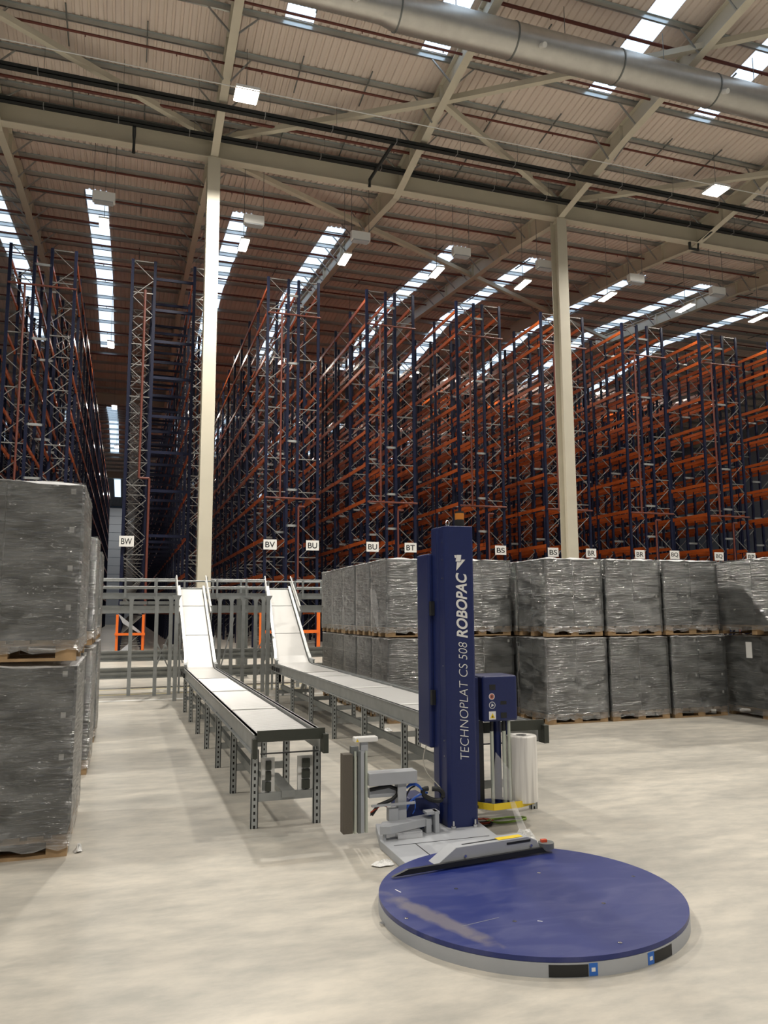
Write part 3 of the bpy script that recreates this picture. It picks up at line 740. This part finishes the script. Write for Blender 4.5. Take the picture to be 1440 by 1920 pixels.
# ------------------------------------------------------------------ wrapped pallets
def pallet_mesh(wx, wy):
    b = MB()
    for j in range(3):
        y = (j * (wy - .1) / 2)
        b.box((0, y, 0), (wx, y + .1, .02))
        for i in range(3):
            x = i * (wx - .13) / 2; b.box((x, y, .02), (x + .13, y + .1, .1))
        b.box((0, y, .1), (wx, y + .1, .12))
    n = 7
    for i in range(n):
        x = i * (wx - .1) / (n - 1); b.box((x, 0, .12), (x + .1, wy, .14))
    return b.mesh('wooden_pallet', 'wood')
def film_mesh(wx, wy, z0, z1, seed, m):
    """wrap around the load: four sides and the top folded over, with slack and folds"""
    r = random.Random(seed); b = MB(); nu, nv = 44, 22; per = []
    e = .012; c = .03
    pts = []
    segs = [((-e, -e), (wx + e, -e)), ((wx + e, -e), (wx + e, wy + e)), ((wx + e, wy + e), (-e, wy + e)), ((-e, wy + e), (-e, -e))]
    for (p, q) in segs:
        L = 14
        for i in range(L):
            f = i / L; pts.append((p[0] + (q[0] - p[0]) * f, p[1] + (q[1] - p[1]) * f, math.sin(PI * f)))
    N = len(pts); vs = []
    ph = [r.uniform(0, 6.28) for _ in range(6)]
    for v in range(nv + 1):
        z = z0 + (z1 - z0) * v / nv
        for k, (x, y, s) in enumerate(pts):
            cx, cy = x - wx / 2, y - wy / 2; d = math.hypot(cx, cy)
            a = .006 * (1 + math.sin(z * 23 + ph[0] + k * .35)) * s + .004 * math.sin(k * 1.9 + z * 9 + ph[1]) + r.uniform(-.003, .003)
            if s < .05: a = r.uniform(0, .006)
            vs.append((x + cx / d * a, y + cy / d * a, z + (r.uniform(-.02, .02) if v == 0 else 0)))
    b.add(vs, [(v * N + k, v * N + (k + 1) % N, (v + 1) * N + (k + 1) % N, (v + 1) * N + k) for v in range(nv) for k in range(N)], True)
    return b.mesh('stretch_film', m)
def sheet_mesh(wx, wy, z, seed):
    r = random.Random(seed); n = 10; vs = []
    for i in range(n + 1):
        for j in range(n + 1):
            ed = i in (0, n) or j in (0, n)
            vs.append((-.016 + (wx + .032) * i / n, -.016 + (wy + .032) * j / n, z - .02 * ed + r.uniform(0, .022)))
    b = MB().add(vs, [(i * (n + 1) + j, (i + 1) * (n + 1) + j, (i + 1) * (n + 1) + j + 1, i * (n + 1) + j + 1) for i in range(n) for j in range(n)], True)
    return b.mesh('top_sheet', 'topsheet')
protos = {}
def load(X, Y, Z, wx, wy, H, label, group, seed=0, cloudy=False, rz=0):
    key = (wx, wy, H, seed, cloudy)
    if key not in protos:
        nl = 4; ch = (H - .14) / nl; nx = 2; ny = 2
        cm = MB().box((0.002, .002, .002), (wx / nx - .006, wy / ny - .006, ch - .004)).mesh('carton', 'carton')
        protos[key] = (pallet_mesh(wx, wy), cm, film_mesh(wx, wy, .06, H + .012, seed, M['film_b'] if cloudy else M['film']), sheet_mesh(wx, wy, H + .012, seed + 50), ch)
    pm, cm, fm, sm, ch = protos[key]
    t = thing('wrapped_pallet', label, 'wrapped pallet', (X, Y, Z), group, rz)
    inst('wooden_pallet', pm, t)
    r = random.Random(seed * 7 + int(X * 10))
    for k in range(4):
        for i in range(2):
            for j in range(2):
                c = inst('carton', cm, t, (i * wx / 2 + .003, j * wy / 2 + .003, .142 + k * ch))
                if j == 0 and k in (1, 3) and r.random() < .85 or (j == 0 and r.random() < .25):
                    inst('sticker', STK, c, (wx / 2 - .08, -.001, ch - .07))
    inst('stretch_film', fm, t); inst('top_sheet', sm, t)
    return t
STK = MB().box((0, -.001, 0), (.032, .002, .04)).mesh('sticker', 'sign')
GR = 'film wrapped pallets on the right'
names_r = [(5.76, 'the fourth position from the right, left of the blue roll'), (6.74, 'x'), (7.74, 'x'), (9.12, 'x')]
rows = [(5.74, .985, 5.76, .94, 9.95, .82, 'whose left side shows, first right of the mast'), (6.80, .99, 6.78, .94, 9.93, .82, 'second right of the mast'),
        (7.87, .97, 7.79, .98, 9.91, .82, 'third right of the mast'), (9.02, 1.0, 8.93, 1.05, 8.6, 1.5, 'cut by the right edge')]
for i, (x, wx, xu, wu, y, wy, s) in enumerate(rows):
    lo = load(x, y, 0, wx, wy, 1.20, 'lower grey film wrapped pallet, %s' % s, GR, i + 1, i == 0)
    if i == 3: inst('shipping_label', MB().box((-.03, .90, .88), (-.026, 1.02, 1.12)).mesh('shipping_label', 'sign'), lo)
    load(xu, y + .01, 1.235, wu, wy, 1.12, 'upper grey film wrapped pallet, %s' % s, GR, i + 11, i < 2)
G2 = 'film wrapped pallets behind the right conveyor'
cent = [(3.66, 10.85, 1.0, .755, 'at the near corner of the block left of the mast'), (4.71, 10.85, .96, .755, 'right behind the blue mast'), (3.66, 11.68, 1.0, .755, 'second back along the conveyor side'), (3.66, 12.53, 1.0, .755, 'third back along the conveyor side'),
        (3.68, 13.38, 1.0, .755, 'fourth back along the conveyor side'), (3.7, 14.23, 1.0, .755, 'farthest back along the conveyor side')]
for i, (x, y, wx, wy, s) in enumerate(cent):
    load(x, y, 0, wx, wy, 1.20, 'lower grey film wrapped pallet, %s' % s, G2, i % 3 + 21)
    load(x - .02, y, 1.235, wx, wy, 1.14, 'upper grey film wrapped pallet, %s' % s, G2, i % 3 + 31, True)
rr = random.Random(3); vs = []
for k in range(9):
    f = k / 8; yc = 11.50 - f * .28 ; wd = .05 + .11 * math.sin(PI * min(1, f + .15)) + rr.uniform(0, .03)
    vs += [(-.004, yc - wd - 10.85, 1.95 - f * .62 - 1.235), (-.004, yc + wd - 10.85, 1.95 - f * .62 - 1.235)]
near = [o for o in COL.objects if o.get('label', '').startswith('upper grey film wrapped pallet, at the near corner')][0]
inst('bunched_film', MB().add([(x - .018, y, z) for x, y, z in vs], [(2 * k, 2 * k + 1, 2 * k + 3, 2 * k + 2) for k in range(8)]).mesh('bunched_film', M['film_web']), near)
load(4.71, 11.7, 0, .96, .755, 1.2, 'lower film wrapped pallet hidden in the second rank behind the mast', G2, 22)
load(4.71, 11.7, 1.235, .96, .755, 1.14, 'upper film wrapped pallet hidden in the second rank behind the mast', G2, 32, True)
G3 = 'film wrapped pallets at the left edge'
lft = [(5.79, 1.2, -1.298, 'nearest at the left edge'), (8.55, 1.0, -1.30, 'second back along the left edge'), (10.6, 1.0, -1.31, 'third back along the left edge')]
for i, (y, wy, x, s) in enumerate(lft):
    load(x, y, 0, .98, wy, 1.24, 'lower dark film wrapped pallet, %s' % s, G3, i + 41)
    load(x - .0, y, 1.28, .98, wy, 1.22 if i == 0 else 1.1, 'upper dark film wrapped pallet, %s' % s, G3, i + 51)

for x, s in ((5.76, 'first'), (6.75, 'second'), (7.74, 'third'), (8.76, 'fourth')):
    y = 10.86 if x < 8.7 else 10.9
    load(x, y, 0, .93, 1.1, 1.20, 'lower film wrapped pallet of the rank behind, %s from the mast' % s, GR, 2)
    load(x, y, 1.235, .93, 1.1, 1.12, 'upper film wrapped pallet of the rank behind, %s from the mast' % s, GR, 12, True)
# ------------------------------------------------------------------ stretch wrapping machine
CX, CY, TR = 2.14, 3.98, .82
t = thing('pallet_wrapping_machine', 'blue pallet wrapping machine with tall mast and round blue turntable', 'wrapping machine', (CX, CY, 0))
def ringpatch(b, r, a0, a1, z0, z1, n=8):
    vs = []
    for i in range(n + 1):
        a = a0 + (a1 - a0) * i / n; c, s = math.cos(a), math.sin(a)
        vs += [(CX + r * c, CY + r * s, z0), (CX + r * c, CY + r * s, z1), (CX + (r - .01) * c, CY + (r - .01) * s, z1), (CX + (r - .01) * c, CY + (r - .01) * s, z0)]
    fs = []
    for i in range(n):
        for k in range(4): fs.append((4 * i + k, 4 * i + 4 + k, 4 * i + 4 + (k + 1) % 4, 4 * i + (k + 1) % 4))
    fs += [(0, 1, 2, 3), (4 * n + 3, 4 * n + 2, 4 * n + 1, 4 * n)]
    b.add(vs, fs)
b = MB().cyl((CX, CY, 0), (CX, CY, .062), TR, 128); ring = b.build('turntable_base', 'grey_paint', t)
b = MB().cyl((CX, CY, .064), (CX, CY, .086), TR - .002, 128); disc = b.build('turntable', 'disc', t, bev=.003)
for px, py in ((2.34, 4.22), (2.82, 3.99), (2.42, 3.69), (1.78, 4.14), (1.38, 3.84), (1.87, 3.63), (2.21, 3.25)):
    MB().cyl((px, py, .086), (px, py, .0875), .011, 12).cyl((px, py, .0875), (px, py, .0885), .005, 8).build('screw', 'chrome', disc)
for (xa, ya, xb, yb) in ((1.46, 4.24, 1.475, 4.19), (1.98, 3.60, 2.0, 3.585), (1.60, 3.66, 1.82, 3.70)):
    MB().bar((xa, ya, .0864), (xb, yb, .0864), .006 if xb - xa < .1 else .003, .0006).build('paint_scratch', 'white' if xb - xa < .1 else 'galv', disc)
def ang(x, y): return math.atan2(y - CY, x - CX)
for (a, c) in ((ang(1.82, 3.22), ang(1.99, 3.17)), (ang(2.335, 3.18), ang(2.48, 3.23))):
    b = MB(); ringpatch(b, TR + .001, a, c, .004, .055); b.build('fork_pocket', 'black', ring)
for x in (1.995, 2.305):
    a = ang(x, 3.175); b = MB(); ringpatch(b, TR + .002, a - .001, a + .048, .006, .058, 3); q = b.build('blue_tape', 'blue_tape', ring)
    b = MB(); ringpatch(b, TR + .003, a + .012, a + .034, .024, .040, 2); b.build('arrow_mark', 'white', q)
MB().box((1.30, 4.0, .0), (1.36, 4.03, .012)).cyl((1.345, 4.0, .012), (1.345, 4.0, .03), .01, 8).build('floor_anchor', 'chrome', t)
# base platform
b = MB().prism([(1.70, 4.55, 0), (2.45, 4.62, 0), (2.50, 5.0, 0), (2.55, 5.62, 0), (1.80, 5.66, 0), (1.70, 5.25, 0)], (0, 0, .055)); pl = b.build('base_plate', 'grey_paint', t, bev=.004)
MB().box((1.90, 4.6, .0555), (1.906, 5.1, .0565)).box((1.75, 5.1, .0555), (2.45, 5.106, .0565)).build('panel_seam', 'black', pl)
# low black guard and grey bridge cover over the disc edge
p0, p1 = Vector((1.50, 4.40, 0)), Vector((2.57, 4.53, 0)); dd = (p1 - p0).normalized(); nn = Vector((-dd.y, dd.x, 0))
def PT(s, o, z): q = p0 + dd * s + nn * o; return (q.x, q.y, z)
L = (p1 - p0).length
b = MB().prism([PT(0, 0, .096), PT(L, 0, .096), PT(L - .03, 0, .125), PT(.10, 0, .125)], nn * .02); b.build('edge_guard', 'black', t)
b = MB().prism([PT(.30, .03, .11), PT(L - .02, .03, .11), PT(L - .05, .03, .165), PT(L - .12, .03, .195), PT(.44, .03, .195)], nn * .10); cv = b.build('bridge_cover', 'grey_paint', t, bev=.004)
MB().prism([PT(.50, .06, .1955), PT(.80, .06, .1955), PT(.80, .075, .1955), PT(.50, .075, .1955)], (0, 0, .001)).build('slot', 'black', cv)
MB().prism([PT(.80, .027, .165), PT(L - .1, .027, .165), PT(L - .1, .027, .178), PT(.80, .027, .178)], nn * .002).build('slot', 'black', cv)
MB().prism([PT(.75, .04, .1965), PT(.93, .04, .1965), PT(.93, .09, .1965), PT(.75, .09, .1965)], (0, 0, .001)).build('warning_sticker', 'yellow', cv)
for s in (.5, .98): MB().cyl(PT(s, .03, .14), PT(s, .022, .14), .009, 10).build('bolt', 'chrome', cv)
MB().cyl(PT(L + .02, .03, .11), PT(L + .02, .03, .145), .05, 14).build('sensor_housing', 'galv_dark', t); MB().box(PT(L - .01, .03, .145), (PT(L + .03, .05, .16))).build('red_lamp', 'cable_red', t)
# mast
MX, MY = 2.255, 5.36
b = MB().prism([(MX + .03, MY, .05), (MX + .225, MY, .05), (MX + .24, MY + .015, .05), (MX + .24, MY + .26, .05), (MX - .005, MY + .26, .05), (MX - .005, MY + .15, .05), (MX + .006, MY + .14, .05), (MX + .006, MY + .03, .05)], (0, 0, 2.195))
mast = b.build('mast', 'mach_blue', t, bev=.012)
MB().box((2.215, 5.60, .58), (2.46, 5.85, 2.05)).build('control_cabinet', 'mach_blue', t, bev=.015)
for z in (.90, 1.57): MB().box((MX - .035, MY + .20, z), (MX - .004, MY + .24, z + .11)).build('latch', 'black', mast)
for x in (MX + .03, MX + .20):
    MB().cyl((x, MY - .02, .055), (x, MY - .02, .075), .018, 6).cyl((x, MY - .02, .055), (x, MY - .02, .11), .008, 8).build('anchor_bolt', 'chrome', mast)
for z in (.55, .66, 1.85, 1.99, 2.12, 1.2): MB().cyl((MX + .005, MY + .06, z), (MX - .001, MY + .06, z), .005, 8).build('rivet', 'chrome', mast)
# beacon and lifting eye
bc = MB().cyl((2.43, 5.47, 2.245), (2.43, 5.47, 2.305), .037, 20).build('beacon_base', 'black', mast)
MB().cyl((2.43, 5.47, 2.305), (2.43, 5.47, 2.355), .036, 20).build('beacon_lens', 'amber', bc); MB().cyl((2.43, 5.47, 2.355), (2.43, 5.47, 2.37), .036, 20).build('beacon_cap', 'black', bc)
b = MB(); pts = [(2.33 + .014 * math.cos(a), 5.47, 2.275 + .022 * math.sin(a)) for a in [PI * 2 * i / 12 for i in range(13)]]; b.tube(pts, .005, 6); b.build('lifting_eye', 'chrome', mast)
# lettering, read upward
def upward(x, z): return Matrix.Translation((x - CX, MY - .003 - CY, z)) @ Matrix.Rotation(PI / 2, 4, 'X') @ Matrix.Rotation(PI / 2, 4, 'Z')
me = text_mesh('ROBOPAC', 'white', upward(MX + .176, 1.405), length=.485, height=.09, bold=.025, shear=.22, center=False); inst('lettering', me, mast)['label'] = 'white bold ROBOPAC lettering'
me = text_mesh('TECHNOPLAT CS 508', 'white', upward(MX + .168, .53), length=.845, height=.068, bold=-.016, shear=.18, center=False); inst('lettering', me, mast)['label'] = 'thin white TECHNOPLAT CS 508 lettering'
def flat(poly): return [(MX + x, MY - .002, z) for x, z in poly]
b = MB()
b.prism(flat([(.078, 2.022), (.096, 2.022), (.092, 2.002), (.082, 2.002)]), (0, -.001, 0)).prism(flat([(.098, 2.024), (.135, 2.024), (.128, 1.975), (.088, 1.975)]), (0, -.001, 0))
b.prism(flat([(.098, 1.970), (.132, 1.970), (.136, 1.990), (.168, 1.990), (.092, 1.905)]), (0, -.001, 0)); b.build('arrow_logo', 'white', mast)
# film carriage
cx0, cx1, cy0 = 2.575, 2.865, 5.42
MB().box((2.475, 5.47, .2), (2.56, 5.66, 1.10)).build('carriage_bracket', 'mach_blue', t)
hd = MB().box((cx0, cy0, .775), (cx1, cy0 + .26, 1.115)).build('carriage_housing', 'mach_blue', t, bev=.018)
for (px, pz) in ((2.645, .965), (2.648, .90)):
    pass
b = MB().cyl((2.648, cy0, .962), (2.648, cy0 - .002, .962), .024, 20); q = b.build('round_sticker', 'white', hd)
MB().cyl((2.648, cy0 - .002, .962), (2.648, cy0 - .0025, .962), .020, 20).build('red_centre', mat('sticker_red', (.55, .2, .16), .5), q)
MB().box((2.640, cy0 - .0035, .952), (2.646, cy0 - .0025, .972)).box((2.650, cy0 - .0035, .952), (2.656, cy0 - .0025, .972)).build('pause_mark', 'black', q)
q = MB().cyl((2.650, cy0, .898), (2.650, cy0 - .002, .898), .026, 20).build('round_sticker', 'white', hd)
MB().cyl((2.650, cy0 - .002, .898), (2.650, cy0 - .0025, .898), .022, 20).build('blue_centre', 'mach_blue', q)
MB().prism([(2.640, cy0 - .003, .885), (2.645, cy0 - .003, .911), (2.664, cy0 - .003, .897)], (0, -.001, 0)).build('white_mark', 'white', q)
q = MB().box((2.622, cy0 - .002, .792), (2.678, cy0, .852)).build('hazard_sticker', 'sign', hd)
MB().prism([(2.630, cy0 - .0025, .802), (2.670, cy0 - .0025, .802), (2.650, cy0 - .0025, .840)], (0, -.001, 0)).build('yellow_triangle', 'yellow', q)
MB().prism([(2.644, cy0 - .0036, .808), (2.657, cy0 - .0036, .808), (2.65, cy0 - .0036, .825)], (0, -.0005, 0)).build('hand_symbol', 'black', q)
for (xa, za, xb, zb) in ((2.63, 1.01, 2.68, 1.05), (2.72, .90, 2.77, .925), (2.72, .80, 2.77, .84)): MB().box((xa, cy0 - .002, za), (xb, cy0, zb)).build('dark_inset', 'black', hd)
for (x, y, r, m_, z0, z1) in ((2.665, 5.47, .014, 'rod', .17, .70), (2.665, 5.47, .013, 'black', .70, .775), (2.735, 5.52, .03, 'mach_blue', .17, .775), (2.762, 5.46, .015, 'rod', .17, .70), (2.762, 5.46, .014, 'black', .70, .775), (2.80, 5.45, .012, 'rod', .17, .775), (2.835, 5.56, .012, 'mach_blue', .17, .775)):
    MB().cyl((x, y, z0), (x, y, z1), r, 14).build('film_roller', m_, t)
MB().box((2.50, 5.50, .18), (2.61, 5.52, .775)).build('inner_panel', 'black', t)
MB().prism([(2.50, 5.50, .15), (2.62, 5.38, .15), (2.86, 5.40, .15), (2.99, 5.47, .15), (2.99, 5.62, .15), (2.50, 5.64, .15)], (0, 0, .02)).build('carriage_tray', 'mach_blue', t)
pts = [(2.49, 5.53), (2.62, 5.372), (2.86, 5.392), (3.0, 5.46)]
b = MB()
for p, q in zip(pts[:-1], pts[1:]): b.bar((p[0], p[1], .17), (q[0], q[1], .17), .012, .045)
b.build('yellow_bumper', 'yellow', t)
# film from the rollers to the floor
b = MB().add([(2.68, 5.44, .55), (2.80, 5.43, .40), (2.63, 5.42, .22), (2.79, 5.40, .2)], [(0, 1, 3, 2)]).add([(2.76, 5.39, .2), (2.80, 5.39, .2), (2.74, 5.20, .02), (2.79, 5.16, .02)], [(0, 1, 3, 2)])
b.build('film_tail', M['film_web'], t)
# film clamp and cutter arm
ck = thing  # noqa
Yk = 5.36
clamp = MB().box((1.465, Yk - .02, .09), (1.535, Yk + .06, .62)).build('clamp_pad', 'pad', t, bev=.003)
for x, m_, wd in ((1.555, 'rod', .014), (1.585, 'galv_dark', .02), (1.607, 'grey_paint', .024), (1.636, 'rod', .016)):
    MB().box((x - wd / 2, Yk - .01, .085), (x + wd / 2, Yk + .03, .635)).build('clamp_rail', m_, t)
q = MB().box((1.55, Yk - .02, .695), (1.72, Yk + .05, .73)).build('clamp_cap', 'white', t, bev=.008)
MB().prism([(1.556, Yk - .021, .70), (1.578, Yk - .021, .70), (1.567, Yk - .021, .72)], (0, -.001, 0)).build('warning_triangle', 'yellow', q)
MB().box((1.60, Yk, .62), (1.65, Yk + .04, .70)).build('cap_bracket', 'grey_paint', t)
MB().box((1.53, Yk + .0, .60), (1.58, Yk + .05, .665)).build('cap_bracket', 'galv_dark', t)
MB().box((1.645, Yk - .05, .40), (2.0, Yk + .06, .485)).build('upper_arm', 'grey_paint', t, bev=.004)
MB().box((1.66, Yk + .0, .31), (1.87, Yk + .06, .37)).build('pneumatic_cylinder', 'grey_paint', t)
MB().tube([(1.66, Yk - .01, .37), (1.80, Yk - .01, .385), (1.86, Yk - .01, .36), (1.86, Yk - .01, .32), (1.82, Yk - .01, .29), (1.72, Yk - .01, .26), (1.67, Yk - .01, .20)], .014, 8).build('hose', 'black', t)
MB().box((1.86, Yk - .03, .15), (1.925, Yk + .04, .40)).build('arm_post', 'grey_paint', t, bev=.004)
MB().box((1.66, Yk - .06, .262), (1.98, Yk - .04, .275)).build('push_rod', 'grey_paint', t)
MB().box((1.79, Yk - .04, .15), (1.86, Yk + .02, .24)).build('pivot_block', 'grey_paint', t, bev=.003)
MB().prism([(1.69, 5.22, .10), (1.76, 5.20, .10), (2.12, 5.33, .10), (2.10, 5.42, .10), (1.74, 5.33, .10)], (0, 0, .055)).build('lower_arm', 'grey_paint', t, bev=.004)
MB().cyl((1.73, 5.24, .03), (1.73, 5.24, .10), .012, 10).build('pivot_pin', 'grey_paint', t); MB().cyl((1.72, 5.23, .03), (1.80, 5.26, .045), .007, 8).build('piston_rod', 'chrome', t)
MB().box((1.82, 5.22, .055), (2.0, 5.28, .10)).build('air_cylinder', 'chrome', t)
MB().box((2.12, 5.28, .055), (2.15, 5.36, .20)).box((2.06, 5.29, .18), (2.16, 5.37, .20)).box((2.06, 5.30, .055), (2.10, 5.35, .15)).build('arm_bracket', 'grey_paint', t, bev=.003)
MB().prism([(1.92, 5.42, .055), (1.92, 5.42, .20), (1.98, 5.42, .27), (2.12, 5.42, .27), (2.21, 5.42, .20), (2.21, 5.42, .055)], (0, .25, 0)).build('motor_housing', 'mach_blue', t, bev=.008)
def cable(pts, r, m_):
    # smooth the path
    P_ = [Vector(p) for p in pts]; out = []
    for i in range(len(P_) - 1):
        a, b_, c, d = P_[max(i - 1, 0)], P_[i], P_[i + 1], P_[min(i + 2, len(P_) - 1)]
        for k in range(6):
            u = k / 6; out.append(.5 * ((2 * b_) + (c - a) * u + (2 * a - 5 * b_ + 4 * c - d) * u * u + (3 * b_ - a - 3 * c + d) * u ** 3))
    out.append(P_[-1])
    return MB().tube(out, r, 8)
cable([(1.935, Yk, .36), (1.97, Yk, .385), (2.02, Yk, .375), (2.06, Yk, .33), (2.10, Yk + .02, .31)], .008, 0).build('hose', 'cable_blue', t)
cable([(1.93, Yk, .36), (1.99, Yk - .01, .38), (2.04, Yk - .01, .35), (2.07, Yk, .31)], .005, 0).build('hose', 'cable_blue', t)
cable([(1.93, Yk, .21), (1.97, Yk, .27), (2.03, Yk, .305), (2.08, Yk, .315)], .008, 0).build('hose', 'cable_blue', t)
cable([(1.93, Yk, .24), (1.99, Yk, .28), (2.0, Yk, .22), (1.98, Yk, .18)], .004, 0).build('hose', 'cable_blue', t)
cable([(1.93, Yk, .30), (1.96, Yk, .35), (2.0, Yk, .37)], .006, 0).build('hose', 'black', t)
cable([(2.10, Yk, .345), (2.06, Yk, .34), (2.07, Yk, .30), (2.13, Yk, .265), (2.19, Yk - .01, .26), (2.21, Yk - .01, .30), (2.18, Yk - .01, .335), (2.13, Yk, .34)], .017, 0).build('hose', 'black', t)
cable([(2.19, 5.62, .60), (2.15, 5.58, .50), (2.15, 5.5, .42), (2.19, 5.42, .36), (2.21, 5.38, .33)], .004, 0).build('power_cord', 'cord', t)
for a in (0, 1): cable([(1.66, Yk - .02, .2 + a * .02), (1.70, Yk - .02, .24), (1.74, Yk - .02, .26), (1.78, Yk - .02, .25)], .005, 0).build('hose', 'cable_red' if a else 'black', t)

# film roll
r = thing('film_roll', 'thick white roll of stretch film standing on the blue film carriage', 'film roll', (2.925, 5.49, .17))
b = MB(); x, y = 2.925, 5.49
n = 40; vs = []
for (rr, z) in ((.115, .172), (.117, .19), (.117, .645), (.113, .655), (.04, .655), (.04, .60)):
    vs += [(x + rr * math.cos(2 * PI * k / n), y + rr * math.sin(2 * PI * k / n), z) for k in range(n)]
b.add(vs, [(i * n + k, i * n + (k + 1) % n, (i + 1) * n + (k + 1) % n, (i + 1) * n + k) for i in range(5) for k in range(n)], True)
b.build('film', 'roll', r)
MB().cyl((x, y, .172), (x, y, .6565), .040, 20).build('core', 'black', r)

# cables and scraps on the floor
def coil(name, label, cx, cy, rx, ry, m_, turns=3, z=.006, seed=1):
    rr = random.Random(seed); pts = []
    for i in range(turns * 14):
        a = 2 * PI * i / 14; k = 1 + rr.uniform(-.15, .15); pts.append((cx + rx * k * math.cos(a), cy + ry * k * math.sin(a), z + rr.uniform(0, .008)))
    o = MB().tube(pts, .005, 6).build(name, m_); tag(o, label, 'cable')
coil('cable', 'coil of red cable on the floor right of the mast', 2.62, 5.62, .10, .07, 'cable_red', 4, seed=2)
coil('cable', 'coil of yellow green cable on the floor under the film carriage', 2.84, 5.60, .15, .06, 'cable_green', 4, seed=3)
coil('cable', 'loose black cable on the floor beside the mast foot', 2.60, 5.55, .09, .05, 'black', 2, seed=5)
def scrap(label, x, y, rx, ry, h, seed, z0=0):
    rr = random.Random(seed); b = MB(); n = 12; vs = [(x, y, z0 + h)]
    for j in (1, 2, 3):
        for i in range(n):
            a = 2 * PI * i / n; k = j / 3 * rr.uniform(.75, 1.2); vs.append((x + rx * k * math.cos(a), y + ry * k * math.sin(a), z0 + max(.002, h * (1 - j / 3) * rr.uniform(.4, 1.6) + rr.uniform(0, .012))))
    fs = [(0, 1 + i, 1 + (i + 1) % n) for i in range(n)]
    for j in range(2): fs += [(1 + j * n + i, 1 + (j + 1) * n + i, 1 + (j + 1) * n + (i + 1) % n, 1 + j * n + (i + 1) % n) for i in range(n)]
    b.add(vs, fs); o = b.build('film_scrap', M['film_scrap'] if seed != 4 else M['film_web']); tag(o, label, 'plastic scrap')
scrap('crumpled scrap of clear film on the floor left of the machine base', 1.62, 4.92, .075, .05, .03, 1)
scrap('crumpled clear film heaped on the floor behind the bridge cover', 2.67, 5.0, .10, .06, .10, 2)
scrap('white plastic scrap on the floor under the right conveyor', 3.42, 10.2, .08, .06, .04, 3)
scrap('shred of clear film on the floor at the left pallet corner', -.25, 5.88, .03, .06, .05, 6)
